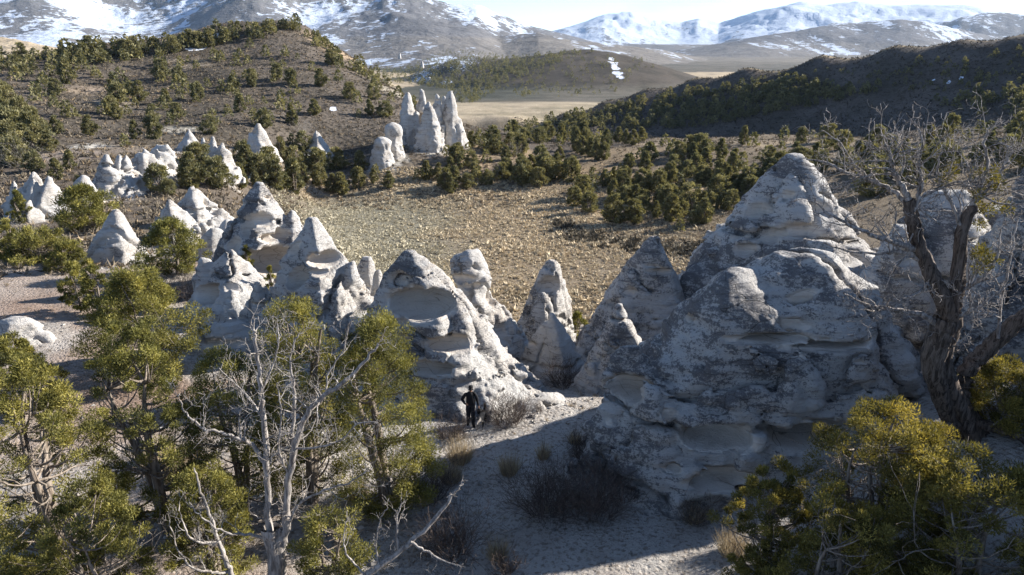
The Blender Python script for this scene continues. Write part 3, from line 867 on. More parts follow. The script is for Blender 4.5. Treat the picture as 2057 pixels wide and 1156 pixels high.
# --- right hand group
rock('huge dark lichen-covered tent rock at right with scooped hollows near its base', 23.0, [
    (1590, 505, 1375, 1830, 740, dict(f=1, e=0.58, depth=0.8)), (1570, 560, 1215, 1905, 950, dict(f=1, e=0.62, depth=0.72)), (1475, 530, 1235, 1600, 830, dict(f=1, dY=-0.8, e=0.72)), (1740, 590, 1580, 1890, 880, dict(f=1, e=0.75, depth=0.8)),
    (1420, 800, 1205, 1640, 1015, dict(f=1, dY=-2.2, e=0.62, depth=0.7)), (1270, 690, 1210, 1345, 800, dict(dY=-1.6, e=0.6))],
    cavs=[(1440, 880, 140, 44, 1.3), (1640, 866, 180, 56, 1.2), (1262, 775, 100, 50, 1.2), (1450, 962, 130, 34, 0.8), (1560, 682, 150, 15, 0.9), (1680, 694, 170, 13, 0.9), (1610, 600, 46, 70, 0.10), (1345, 835, 40, 30, 0.5), (1820, 810, 80, 24, 0.6), (1390, 640, 50, 14, 0.5), (1590, 655, 60, 26, 0.3)],
    seed=3, lich=0.36, rough=1.15, taf=22, tafsize=0.4, vox_px=3.4, maxc=3.2e6, k=0.45)
rock('tall grey tent rock behind the huge one, its pitted peak highest on the right', 37.0, [
    (1597, 314, 1330, 1830, 640, dict(f=1, e=0.92)), (1490, 440, 1400, 1600, 640, dict(f=1, dY=-1.5, e=0.75)), (1650, 455, 1500, 1860, 720, dict(dY=-4.5, e=0.75))],
    cavs=[(1522, 425, 46, 34, 0.6), (1545, 472, 66, 26, 0.6), (1600, 463, 80, 24, 0.6), (1480, 470, 40, 24, 0.5), (1500, 500, 40, 20), (1640, 420, 40, 20, 0.4), (1580, 395, 30, 18, 0.4)],
    seed=5, lich=0.40, rough=1.25, taf=26, tafsize=0.45)
rock('pale tent rock behind the dead tree, broad smooth grey face', 30.0, [
    (1892, 386, 1680, 2120, 780, dict(f=1, e=0.6)), (2010, 425, 1860, 2220, 780, dict(f=1, e=0.6, dY=1.0)), (1805, 455, 1680, 1950, 770, dict(f=1, dY=-1.5, e=0.62))], seed=8, lich=0.24, rough=1.2, taf=20, tafsize=0.6)
rock('pale tent rock cut off by the right edge of the photo', 23.5, [
    (2085, 335, 1935, 2330, 760, dict(f=1, e=0.8)), (2010, 520, 1900, 2150, 780, dict(f=1, dY=-1.0, e=0.7))], seed=9, lich=0.26, rough=1.2, taf=18, tafsize=0.6)
rock('tall banded grey cone left of the tall pitted peak, dark on its right', 36.0, [
    (1313, 474, 1150, 1395, 720, dict(f=1, e=0.82)), (1345, 540, 1230, 1395, 720, dict(f=1, dY=0.6, e=0.7))], cavs=[(1265, 585, 26, 16), (1330, 545, 40, 10)], seed=11, lich=0.17, taf=16, tafsize=0.5, strata=2.0)
rock('grey cone with a sunlit right edge standing before the tall banded cone', 29.5, [
    (1246, 613, 1150, 1338, 810, dict(f=1, e=0.9)), (1190, 720, 1140, 1260, 820, dict(dY=-0.6, e=0.8))], seed=12, lich=0.24, taf=12, tafsize=0.5, strata=1.4)
rock('small bright white cone peeking between two tall grey rocks', 43.0, [(1396, 512, 1352, 1432, 640, dict(e=0.75))], seed=13, lich=-0.1, taf=4)
rock('small smooth white cone with curved bands, low in the gap', 32.0, [(1109, 628, 1025, 1190, 775, dict(f=2, e=0.92, tip=0.03))], seed=14, lich=-0.05, taf=5, rough=0.6, strata=1.6)
rock('leaning grey spire with an overhanging hollow, alone before the dry flat', 40.0, [
    (1108, 522, 1030, 1155, 690, dict(e=0.6)), (1128, 560, 1080, 1155, 690, dict(e=0.55, dY=0.5)), (1092, 588, 1042, 1128, 690, dict(dY=-1.3, e=0.7))], cavs=[(1103, 572, 44, 34, 0.7), (1060, 600, 30, 20)], seed=15, lich=0.32, rough=1.3, taf=12, tafsize=0.6)
rock('white knob-headed rock with a narrow neck beside the big central rock', 33.5, [
    (955, 560, 890, 1080, 725, dict(e=0.92)), (1000, 610, 930, 1090, 735, dict(e=0.92)), (947, 505, 905, 990, 610, dict(e=0.35, depth=0.9))], balls=[(940, 548, 70, 74), (965, 560, 44, 50), (930, 530, 46, 40)],
    cavs=[(985, 600, 34, 36, 0.7), (925, 560, 50, 16, 0.6), (918, 600, 40, 30, 0.8), (950, 575, 30, 14, 0.5)], seed=16, lich=0.12, rough=1.7, taf=14, tafsize=0.5)
rock('big central tent rock with a deep dark hollow and sunlit right slope', 29.0, [
    (828, 500, 690, 1075, 800, dict(f=2, e=0.9, depth=0.8)), (895, 580, 790, 1090, 806, dict(f=2, dY=-0.6, e=0.95)), (955, 695, 815, 1112, 812, dict(f=3, dY=-0.7, e=0.85))],
    cavs=[(842, 608, 140, 66, 1.0), (905, 690, 96, 34, 0.6), (795, 690, 90, 30, 0.5), (770, 735, 110, 30, 0.6), (850, 738, 150, 26, 0.6), (800, 560, 40, 30, 0.5), (800, 650, 60, 20, 0.6)],
    seed=18, lich=0.40, rough=1.25, taf=12, tafsize=0.4, vox_px=3.0, maxc=2.4e6, k=0.3)
rock('low smooth white apron of rock at the foot of the big central rock', 26.6, [(1085, 795, 960, 1155, 832, dict(e=0.5, depth=0.8))], seed=19, lich=-0.3, taf=0, rough=0.4, name='rock_slab')
rock('narrow cracked rock between the central and left-centre tent rocks', 38.0, [(738, 514, 700, 772, 650, dict(e=0.45)), (760, 540, 725, 778, 650, dict(e=0.5))], seed=20, lich=0.08, taf=8, flute=1.2)
# --- left of centre
rock('broad left-centre tent rock with a shell-like hollow and smooth white bulge', 34.0, [
    (626, 436, 520, 795, 700, dict(f=2, e=0.92)), (700, 525, 590, 800, 705, dict(f=2, e=0.9, dY=-0.5)), (672, 560, 598, 745, 725, dict(dY=-1.6, e=0.55)), (585, 545, 545, 640, 660, dict(dY=-1.2, e=0.6))],
    cavs=[(655, 520, 70, 30, 1.0), (600, 560, 46, 50, 0.6), (640, 548, 60, 14, 0.8), (735, 580, 26, 20), (590, 500, 34, 30, 0.2)], seed=22, lich=0.22, rough=1.3, taf=9, tafsize=0.4, maxc=2.0e6)
rock('dark craggy tent rock with a black cave at its foot', 44.0, [
    (521, 364, 428, 625, 560, dict(f=2, e=0.85)), (590, 420, 510, 655, 555, dict(f=2, e=0.85)), (470, 440, 440, 540, 560, dict(dY=-0.6, e=0.7))],
    cavs=[(545, 520, 100, 50, 1.0), (497, 455, 28, 40, 0.7), (530, 440, 50, 26, 0.5), (470, 492, 30, 30, 0.8), (560, 470, 50, 22, 0.4), (545, 478, 60, 16, 0.6)], seed=23, lich=0.52, rough=1.3, taf=30, tafsize=0.6)
rock('pale sloping tent rock with a tiny window hole, right of the round juniper', 38.0, [
    (456, 497, 385, 600, 635, dict(f=2, e=0.95)), (408, 510, 382, 455, 610, dict(e=0.5))], cavs=[(507, 532, 20, 13, 0.9), (430, 590, 100, 34, 0.5), (470, 575, 40, 20, 0.4)], seed=24, lich=0.2, rough=1.3, taf=12, tafsize=0.5)
rock('small smooth cone in front of the pale sloping tent rock', 34.5, [(522, 566, 475, 600, 680, dict(f=2, e=0.9))], seed=25, lich=0.0, taf=5, rough=0.7)
rock('lone blue-grey shaded cone left of the round juniper', 51.0, [(232, 420, 166, 297, 532, dict(f=1, e=0.82, tip=0.04))], cavs=[(205, 495, 10, 8)], seed=26, lich=0.12, taf=6, tafsize=0.5, strata=1.8, rough=0.7)
rock('long pale rock with two humps behind the round juniper', 58.0, [(342, 402, 295, 430, 500, dict(f=2, e=0.8)), (395, 440, 340, 455, 510, dict(e=0.8))], seed=27, lich=0.1, rough=1.4, taf=12)
rock('pink-white sharp cone behind the two-humped rock', 64.0, [(388, 371, 348, 455, 450, dict(f=2, e=0.85)), (430, 408, 390, 475, 455, dict(e=0.8))], cavs=[(412, 408, 14, 12), (430, 425, 18, 16)], seed=28, lich=0.15, rough=1.4, taf=16)
rock('low rounded white hump beside the dark craggy rock', 52.0, [(432, 458, 395, 470, 510, dict(e=0.5)), (455, 440, 430, 490, 500, dict(e=0.6, dY=3))], seed=29, lich=-0.2, taf=4, rough=0.7)
rock('low white slab of bare rock below the small smooth cone', 33.0, [(455, 648, 380, 580, 705, dict(e=0.4, depth=0.9)), (530, 668, 460, 600, 712, dict(e=0.5))], cavs=[(420, 690, 60, 12), (470, 690, 50, 14)], seed=30, lich=-0.35, taf=6, rough=0.8, name='rock_slab')
rock('white rock slab lying on red soil at the left edge', 33.0, [(30, 638, -60, 128, 728, dict(e=0.5, depth=0.6)), (85, 670, 20, 130, 728, dict(e=0.5, depth=0.7))], seed=31, lich=-0.4, taf=3, rough=0.6, name='rock_slab')
# --- along the hill foot
rock('leftmost of the white tent rocks, jagged with a small arch at its foot', 70.0, [(66, 342, 25, 120, 438, dict(e=0.95)), (98, 352, 50, 145, 438, dict(e=0.95)), (26, 356, 8, 58, 420, dict(e=0.95)), (60, 400, 42, 90, 440, dict(dY=-3, e=0.6))], seed=32, lich=0.05, taf=9, flute=0.8, rough=1.7, group=FARG)
rock('small white rock just right of the leftmost jagged tent rock', 77.0, [(167, 354, 140, 200, 398, dict(e=0.6))], seed=33, lich=-0.1, taf=4, rough=1.7, group=FARG)
rock('sharp white tent rock with a dark left side, first of a close pair', 82.0, [(212, 304, 180, 268, 392, dict(e=0.95)), (240, 340, 200, 290, 392, dict(e=0.95))], seed=34, lich=0.10, taf=6, flute=0.6, rough=1.7, group=FARG)
rock('white tent rock with a dark hole low down, second of a close pair', 84.0, [(246, 299, 205, 302, 392, dict(e=0.95))], cavs=[(270, 353, 9, 7, 1.2), (285, 372, 14, 14, 0.9), (290, 380, 16, 8)], seed=35, lich=0.03, taf=8, rough=1.7, group=FARG)
rock('leaning white fin of rock, left one of two that overlap', 88.0, [(284, 287, 262, 352, 356, dict(e=0.9))], seed=36, lich=0.05, taf=3, flute=0.5, rough=1.7, group=FARG)
rock('leaning white fin of rock, right one of two that overlap', 91.0, [(324, 280, 288, 372, 350, dict(e=0.9))], seed=37, lich=-0.05, taf=3, flute=0.5, rough=1.7, group=FARG)
rock('small white cone behind the fluted tent rock', 114.0, [(379, 259, 358, 406, 302, dict(e=0.95))], seed=38, lich=0.0, taf=2, flute=0.6, rough=1.7, group=FARG)
rock('wide fluted white tent rock with several sharp teeth', 98.0, [(407, 272, 390, 438, 345, dict(e=0.95)), (428, 272, 400, 462, 345, dict(e=0.95)), (446, 282, 415, 485, 346, dict(e=0.95))], seed=39, lich=0.04, taf=4, flute=1.8, rough=1.7, group=FARG)
rock('bell-shaped white tent rock standing alone among hillside junipers', 127.0, [(517, 244, 490, 556, 308, dict(e=0.95)), (530, 262, 500, 560, 308, dict(e=0.95))], seed=40, lich=0.02, taf=5, flute=0.8, rough=1.7, group=FARG)
rock('smallest white tent rock on the hillside, notched, beside a grey shrub', 146.0, [(636, 260, 616, 664, 304, dict(e=0.95))], seed=41, lich=0.02, taf=5, rough=1.7, group=FARG)
HG = 'pale hoodoo cluster on the spur'
rock('left hoodoo of the spur cluster, thin and arched', 152.0, [(818, 185, 801, 838, 252, dict(e=0.48)), (836, 222, 818, 858, 296, dict(e=0.5)), (847, 179, 834, 863, 246, dict(e=0.48, dY=2))], cavs=[(846, 240, 12, 30, 1.0)], seed=42, lich=0.05, taf=10, flute=0.5, rough=2.0, group=HG, vox_px=2.4)
rock('middle hoodoo of the spur cluster, a tall ragged spire', 148.0, [(861, 204, 840, 902, 312, dict(e=0.75)), (878, 189, 862, 896, 268, dict(e=0.5, dY=4))], seed=43, lich=0.06, taf=12, flute=0.5, rough=2.0, group=HG, vox_px=2.4)
rock('right hoodoo of the spur cluster, thick and tallest', 153.0, [(904, 181, 884, 932, 296, dict(e=0.55)), (892, 192, 876, 908, 280, dict(e=0.48, dY=3)), (922, 236, 900, 946, 302, dict(e=0.68))], seed=44, lich=0.07, taf=12, flute=0.5, rough=2.0, group=HG, vox_px=2.4)
rock('short knobbly hoodoo set apart left of the spur cluster', 141.0, [(789, 247, 768, 814, 310, dict(e=0.45))], balls=[(790, 265, 34, 32)], seed=45, lich=0.0, taf=6, rough=2.0, group=HG, vox_px=2.4)
rock('lowest hoodoo, a knobbly stub below the spur cluster', 137.0, [(767, 274, 746, 794, 332, dict(e=0.5))], balls=[(768, 290, 32, 28)], seed=46, lich=0.0, taf=6, rough=2.0, group=HG, vox_px=2.4)
for (px, py, w, h, lab) in [(862, 160, 14, 10, 'far pale outcrop in the wooded valley, the nearest of three'), (848, 130, 9, 15, 'far pale pinnacle in the wooded valley, middle of three'), (803, 112, 7, 14, 'far pale pinnacle in the wooded valley, farthest left of three')]:
    c = hit(px, py + h * 0.5)
    if c is not None: rock(lab, c[1], [(px, py - h / 2, px - w / 2, px + w / 2, py + h / 2, dict(e=0.5))], seed=50 + px % 7, lich=0.35, taf=3, vox_px=1.2)

# dust washed off the rocks lies pale round their feet
for nm in ('ground', 'hill'):
    me = GROUND[nm].data; n = len(me.vertices)
    co = np.empty(n * 3, np.float32); me.vertices.foreach_get('co', co); co = co.reshape(-1, 3)
    at = me.attributes['col']; cc = np.empty(n * 4, np.float32); at.data.foreach_get('color', cc); cc = cc.reshape(-1, 4)
    w = fbm(co[:, 0] / 1.3, co[:, 1] / 1.3, 0, 3, 404)
    for o_, c_, s_ in ROCKS:
        d = np.hypot(co[:, 0] - c_[0], co[:, 1] - c_[1] + 0.25 * s_) / (s_ * (1.35 + 0.35 * w))
        m = (0.8 * smooth(1.15, 0.75, d))[:, None]
        cc[:, :3] = cc[:, :3] * (1 - m) + np.array((0.55, 0.515, 0.47)) * m
    at.data.foreach_set('color', cc.ravel())

# ---------------------------------------------------------------- plants: shared builders
class Tubes:
    def __init__(s): s.V, s.F, s.n = [], [], 0
    def add(s, pts, rad, sides=5, flute=0.0, twist=0.0, seed=0):
        pts = np.asarray(pts, float); rad = np.asarray(rad, float); m = len(pts)
        T = np.gradient(pts, axis=0); T /= np.maximum(np.linalg.norm(T, axis=1, keepdims=True), 1e-9)
        ref = np.array([0.0, 0, 1.0]) if abs(T[:, 2]).mean() < 0.85 else np.array([1.0, 0, 0])
        U = np.cross(T, ref); U /= np.maximum(np.linalg.norm(U, axis=1, keepdims=True), 1e-9)
        W = np.cross(T, U)
        a = np.arange(sides) * 2 * math.pi / sides
        A = a[None] + twist * np.linspace(0, 1, m)[:, None]
        R = rad[:, None] * np.ones((1, sides))
        if flute:
            R = R * (1 + flute * (np.abs(np.sin(2.5 * a[None] + seed)) - 0.5) + 0.6 * flute * (np.abs(np.sin(5.5 * a[None] + 1.3 * seed)) - 0.5) + 0.12 * np.sin(np.linspace(0, 9, m))[:, None] * np.sin(a[None] * 2 + seed))
        ring = pts[:, None] + R[..., None] * (np.cos(A)[..., None] * U[:, None] + np.sin(A)[..., None] * W[:, None])
        s.V.append(ring.reshape(-1, 3))
        i = np.arange(m - 1)[:, None] * sides; j = np.arange(sides)[None]; jn = (j + 1) % sides
        q = np.stack([i + j, i + jn, i + sides + jn, i + sides + j], -1).reshape(-1, 4) + s.n
        s.F.append(q); s.n += m * sides
    def mesh(s, name): return mesh_from(name, np.concatenate(s.V), np.concatenate(s.F))

def unit(v): return v / max(np.linalg.norm(v), 1e-9)

def grow(tb, r_, p, d, length, rad, depth, up=0.25, wig=0.35, nchild=(3, 6), spread=0.9, minrad=0.004, sides=None, curl=0.0):
    """a crooked branch with side branches"""
    n = max(4, int(length / 0.16)) if depth > 0 else 4
    n = min(n, 9)
    pts = [np.array(p, float)]; dirs = [unit(np.array(d, float))]
    bend = r_.normal(size=3) * curl
    for i in range(n):
        d = unit(dirs[-1] + r_.normal(size=3) * wig * 0.55 + np.array([0, 0, up * 0.35]) + bend * 0.2)
        pts.append(pts[-1] + d * length / n); dirs.append(d)
    rr = rad * (1 - 0.72 * np.linspace(0, 1, n + 1)); rr = np.maximum(rr, minrad)
    tb.add(pts, rr, sides or (6 if rad > 0.04 else (4 if rad > 0.012 else 3)))
    if depth <= 0: return
    for _ in range(r_.integers(nchild[0], nchild[1] + 1)):
        k = int(r_.integers(max(1, n // 4), n + 1))
        side = unit(np.cross(dirs[k], r_.normal(size=3)))
        nd = unit(dirs[k] * (1 - 0.35 * spread) + side * spread)
        grow(tb, r_, pts[k], nd, length * r_.uniform(0.38, 0.72), max(rr[k] * r_.uniform(0.45, 0.72), minrad), depth - 1, up, wig * 1.1, nchild, spread, minrad, None, curl)

def blades(centers, dirs, length, width, r_, spread=0.5):
    """one thin triangle per centre"""
    n = len(centers)
    side = np.cross(dirs, r_.normal(size=(n, 3))); side /= np.maximum(np.linalg.norm(side, axis=1, keepdims=True), 1e-9)
    L = np.asarray(length).reshape(-1, 1); Wd = np.asarray(width).reshape(-1, 1)
    V = np.stack([centers - side * Wd / 2, centers + side * Wd / 2, centers + dirs * L], 1).reshape(-1, 3)
    return V, np.arange(3 * n).reshape(-1, 3)

def juniper(seed, H, W, nclump, ntuft, leaf, name='crown', lobes=5, open_=0.0, dead=0.15, top=0.75, stem=0.7, low=0.06, csz=1.0, bw=1.0):
    """(wood mesh, crown mesh) of a bushy juniper: limbs that end in tufted clumps"""
    r_ = np.random.default_rng(seed)
    tb = Tubes()
    nb = r_.integers(2, 4)
    mains = []
    for i in range(nb):
        a = r_.uniform(0, 6.28); lean = r_.uniform(0.05, 0.28) * W
        tip = np.array([math.cos(a) * lean, math.sin(a) * lean, H * r_.uniform(0.72, 0.92)])
        k = 8; t = np.linspace(0, 1, k)
        pts = t[:, None] * tip + np.stack([np.sin(t * 5 + i) * 0.05 * W * t, np.cos(t * 4 + i * 2) * 0.05 * W * t, 0 * t], 1)
        pts[0, 2] = -0.25
        r0 = stem * H * r_.uniform(0.030, 0.042)
        tb.add(pts, r0 * (1 - 0.85 * t) + 0.006, 8, 0.25, 1.0, i)
        mains.append(pts)
    ph = r_.uniform(0, 6.28, 4)
    cl = []
    tries = 0
    while len(cl) < nclump and tries < nclump * 30:
        tries += 1
        h = r_.uniform(low, 1.0); a = r_.uniform(0, 6.28)
        prof = (min(1, (h / 0.28)) ** 0.7) * (max(0.0, 1 - ((h - 0.28) / 0.74)) ** top if h > 0.28 else 1)
        lob = 1 + 0.22 * math.sin(lobes * a + ph[0] + 3 * h) + 0.16 * math.sin((lobes + 2) * a + ph[1] - 5 * h) + 0.12 * math.sin(9 * h + ph[2])
        rad = W / 2 * prof * lob * r_.uniform(0.45, 1.0) ** 0.5
        c = np.array([math.cos(a) * rad, math.sin(a) * rad, h * H])
        if open_ > 0 and vnoise(c[0:1] * 1.6 / W * 3, c[1:2] * 1.6 / W * 3, c[2:3] * 3 / H, seed)[0] < open_: continue
        cl.append(c)
    cl = np.array(cl)
    # limbs to the clumps
    for c in cl[::max(1, len(cl) // 60)]:
        m = mains[r_.integers(len(mains))]
        zt = np.clip(c[2] - 0.5 * np.hypot(c[0], c[1]), 0.08 * H, 0.8 * H)
        k = np.argmin(np.abs(m[:, 2] - zt)); p0 = m[k]
        t = np.linspace(0, 1, 6)[:, None]
        mid = (p0 + c) / 2 + np.array([0, 0, -0.08 * H]) + r_.normal(size=3) * 0.03 * W
        pts = (1 - t) ** 2 * p0 + 2 * t * (1 - t) * mid + t ** 2 * c
        tb.add(pts, np.linspace(0.010 * H, 0.0025 * H, 6) * stem, 4)
    if dead > 0:
        for _ in range(int(dead * 30)):
            m = mains[r_.integers(len(mains))]; k = r_.integers(1, 6); a = r_.uniform(0, 6.28)
            grow(tb, r_, m[k], np.array([math.cos(a), math.sin(a), 0.25]), W * r_.uniform(0.3, 0.55), 0.006 * H, 1, 0.15, 0.4, (2, 5), 0.8, 0.0018 * H)
    n = len(cl) * ntuft
    ci = np.repeat(np.arange(len(cl)), ntuft)
    rc = (W * r_.uniform(0.055, 0.115, len(cl)) * csz)[ci]
    v = r_.normal(size=(n, 3)); v /= np.linalg.norm(v, axis=1, keepdims=True)
    rr = r_.random(n) ** 0.45
    off = v * (rc * rr)[:, None] * np.array([1, 1, 0.8])
    cen = cl[ci] + off
    d = v * 0.8 + np.array([0, 0, 0.55]) + r_.normal(size=(n, 3)) * 0.45
    d /= np.linalg.norm(d, axis=1, keepdims=True)
    V, F = blades(cen, d, leaf * r_.uniform(0.7, 1.5, n), leaf * bw * r_.uniform(0.28, 0.55, n), r_)
    ctint = r_.normal(0.48, 0.24, len(cl))
    tint = np.clip(ctint[ci] + r_.normal(0, 0.16, n) + 0.18 * (rr - 0.6), 0, 1)
    me = mesh_from(name, V, F, False)
    add_attr(me, 'tint', np.repeat(tint, 3))
    return tb.mesh('trunk'), me

def plant(name, label, cat, loc, wood, crown, woodmat, leafmat, rz=0.0, scale=1.0, group=None):
    t = thing(name, label, cat, loc, rz, group, scale)
    if wood is not None: obj('trunk', wood, woodmat, t)
    if crown is not None: obj('crown', crown, leafmat, t)
    return t

NEARL = []
TREES = []                      # (x, y, radius): keeps plants apart

# ---------------------------------------------------------------- junipers near the camera, each grown for its place
def near_juniper(label, px, py_top, Y, width_px, base=None, seed=1, nclump=120, ntuft=150, leaf=0.085, mat='leaf', H=None, rz=0, **kw):
    topp = P(px, py_top, Y)
    gz = float(ground_z(topp[0], topp[1]))
    H = H or max(topp[2] - gz, 0.8)
    W = width_px * (Y / ray(px, py_top)[1]) / FPX
    wood, crown = juniper(seed, H, W, nclump, ntuft, leaf, **kw)
    TREES.append((topp[0], topp[1], W * 0.5)); NEARL.append((label, px, py_top))
    return plant('juniper_tree', label, 'juniper', (topp[0], topp[1], gz), wood, crown, M['bark'], M[mat], rz)

near_juniper('tall open juniper with a pale leaning trunk at lower left', 255, 655, 17.5, 255, leaf=0.066, seed=11, nclump=190, ntuft=239, open_=0.33, dead=0.6, top=0.35, low=0.10, csz=0.74)
near_juniper('yellow-green juniper filling the bottom left corner', 10, 735, 14.5, 310, leaf=0.066, seed=12, nclump=230, ntuft=239, open_=0.30, dead=0.5, top=0.35, low=0.03, csz=0.74)
near_juniper('low yellow-green juniper at the bottom edge, second from the left', 165, 985, 13.2, 250, leaf=0.066, seed=112, nclump=130, ntuft=217, open_=0.25, dead=0.4, top=0.4, low=0.03, csz=0.74)
near_juniper('bushy dark juniper standing behind the tall open one at left', 262, 548, 29.0, 215, seed=13, nclump=190, ntuft=203, leaf=0.10, top=0.45, open_=0.12)
near_juniper('dense green juniper right of the bare dead tree', 752, 640, 19.0, 240, leaf=0.066, seed=14, nclump=260, ntuft=239, top=0.42, low=0.02)
near_juniper('juniper with yellow tips just behind the bare dead tree', 585, 610, 19.5, 220, leaf=0.066, seed=15, nclump=190, ntuft=217, open_=0.18, dead=0.4, top=0.42)
near_juniper('ragged juniper left of the bare dead tree', 445, 715, 18.5, 210, leaf=0.066, seed=16, nclump=160, ntuft=203, open_=0.24, dead=0.5, top=0.4)
near_juniper('low green juniper growing at the foot of the bare dead tree', 655, 1030, 14.0, 200, leaf=0.066, seed=17, nclump=90, ntuft=188, top=0.5)
near_juniper('small juniper at the bottom edge beside the leaning pale trunk', 400, 950, 15.0, 180, leaf=0.066, seed=18, nclump=130, ntuft=203, open_=0.25, top=0.4)
near_juniper('juniper at the left edge below the white rock slab', 15, 680, 25.5, 130, seed=19, nclump=120, ntuft=174, leaf=0.1, top=0.4)
near_juniper('bronze-tipped juniper spreading across the lower right', 1795, 838, 14.4, 350, leaf=0.066, seed=20, nclump=215, ntuft=253, mat='leaf_gold', open_=0.36, dead=0.8, top=0.33, low=0.03, csz=0.7)
near_juniper('bronze juniper filling the bottom right corner', 1985, 935, 12.4, 400, leaf=0.066, seed=21, nclump=215, ntuft=253, mat='leaf_gold', dead=0.4, top=0.33, low=0.02, csz=0.7, open_=0.33)
near_juniper('low bronze juniper at the bottom edge, right of the path', 1710, 1010, 12.6, 320, leaf=0.066, seed=22, nclump=160, ntuft=239, mat='leaf_gold', open_=0.36, dead=0.6, top=0.35, low=0.02, csz=0.7)
near_juniper('small bronze-tipped juniper nearest the path at lower right', 1560, 940, 14.8, 190, leaf=0.066, seed=23, nclump=110, ntuft=217, mat='leaf_gold', open_=0.3, dead=0.6, top=0.35, csz=0.74)
near_juniper('dark juniper below the old tree at the right edge', 2045, 735, 17.4, 190, leaf=0.066, seed=24, nclump=150, ntuft=203, mat='leaf_gold', dead=0.2, top=0.35)
near_juniper('round juniper between the shaded cone and the pale sloping rock', 337, 445, 46.0, 132, seed=25, nclump=120, ntuft=130, leaf=0.15, top=0.5)
near_juniper('large juniper below the row of white tent rocks at left', 160, 378, 61.0, 125, seed=26, nclump=120, ntuft=120, leaf=0.19, top=0.5)
near_juniper('small bright juniper in the gap left of the craggy cave rock', 493, 495, 41.5, 36, seed=27, nclump=40, ntuft=90, leaf=0.10, top=0.8)
near_juniper('small bright juniper under the broad left-centre rock', 541, 536, 37.5, 34, seed=28, nclump=36, ntuft=90, leaf=0.10, top=0.8)
near_juniper('green juniper in the gap behind the small white cone', 1160, 630, 44.0, 62, seed=29, nclump=60, ntuft=110, leaf=0.15, top=0.6)
near_juniper('twin-stemmed juniper on red soil, left one', 143, 530, 37.5, 62, seed=30, nclump=60, ntuft=110, leaf=0.12, top=0.5)
near_juniper('twin-stemmed juniper on red soil, right one', 180, 536, 37.0, 55, seed=31, nclump=50, ntuft=110, leaf=0.12, top=0.5)
near_juniper('juniper leaning beside the round one, lower and ragged', 305, 545, 38.0, 62, seed=32, nclump=70, ntuft=110, leaf=0.12, top=0.5)
near_juniper('yellow-grey juniper on the left shelf with a dead side', 70, 462, 50.0, 130, seed=33, nclump=100, ntuft=110, leaf=0.15, dead=0.6, top=0.5, open_=0.15)
near_juniper('low juniper right of the yellow-grey one on the left shelf', 130, 490, 47.0, 80, seed=34, nclump=70, ntuft=100, leaf=0.15, top=0.5)
near_juniper('juniper at the left edge above the shelf', 8, 445, 50.0, 70, seed=35, nclump=70, ntuft=100, leaf=0.15, top=0.5)
near_juniper('narrow dark juniper against the leftmost tent rock', 30, 385, 66.0, 46, seed=36, nclump=60, ntuft=100, leaf=0.17, top=0.8)

# ---------------------------------------------------------------- junipers across the hills: shared meshes, one object each
VARIANTS = []
for i in range(7):
    w_, c_ = juniper(200 + i, 4.0, [3.4, 2.8, 4.0, 2.5, 3.3, 4.3, 3.0][i], 64, 60, 0.25, low=0.0, stem=0.5, bw=1.9, top=[0.42, 0.6, 0.35, 0.75, 0.5, 0.35, 0.6][i], dead=0.0, open_=[0, 0.05, 0.12, 0, 0.1, 0.1, 0][i], csz=1.35)
    VARIANTS.append((w_, c_))

spots = []          # (px, py base, height px, zone)
o1 = lambda L, z, ox=0.0, oy=0.0, s=2.934: spots.extend([(ox + x / s, oy + y / s, h / s, z) for x, y, h in L])
o1([(165, 450, 50), (400, 495, 110), (495, 420, 70), (560, 445, 40), (715, 490, 70), (225, 575, 70), (285, 515, 35), (320, 575, 30), (325, 640, 50), (400, 685, 70), (680, 550, 45), (755, 515, 40), (825, 595, 90), (800, 625, 40), (955, 465, 85), (945, 390, 70), (1060, 585, 50), (1160, 605, 45), (965, 650, 65), (1010, 740, 60), (905, 700, 70), (755, 680, 45), (660, 675, 80), (530, 800, 90), (280, 830, 70), (340, 790, 80), (800, 820, 90), (915, 820, 110), (740, 865, 60), (1235, 790, 90), (1345, 690, 60), (1225, 515, 45), (1310, 545, 60), (1365, 560, 55), (1380, 480, 50), (1450, 465, 45), (1500, 455, 40), (1395, 390, 60), (1265, 355, 60), (1305, 365, 55), (1415, 340, 45), (1160, 410, 45), (1605, 385, 35), (1670, 400, 40), (1610, 485, 40), (1725, 500, 55), (1755, 350, 30), (1840, 420, 50), (1890, 510, 85), (1995, 480, 60), (1990, 385, 45), (1870, 275, 60), (1535, 230, 55), (1475, 285, 50), (1470, 620, 50), (1560, 615, 40), (1660, 600, 60), (1655, 650, 70), (1720, 620, 40), (1855, 680, 80), (1500, 720, 70), (1560, 760, 100), (1730, 740, 80)], 'slope')
o1([(1660, 950, 120), (1720, 860, 60), (1440, 960, 110), (1740, 980, 100), (1880, 1020, 120), (1980, 1000, 110), (1130, 1110, 170), (1290, 1110, 150), (1420, 1110, 130), (1560, 1060, 130), (1740, 1140, 180), (1640, 1120, 150), (940, 1130, 130), (2010, 1150, 120), (1000, 1150, 80), (1590, 1000, 110), (1790, 880, 90), (340, 1060, 100), (420, 1000, 90), (210, 1010, 90), (90, 980, 130), (70, 850, 150), (30, 900, 120), (60, 700, 130), (130, 720, 100), (20, 740, 140), (480, 1150, 90), (860, 1090, 70)], 'foot')
o1([(185, 680, 80), (270, 690, 80), (245, 530, 40), (165, 450, 30), (120, 690, 40), (310, 600, 50), (400, 500, 40), (230, 480, 40)], 'slope', 680)
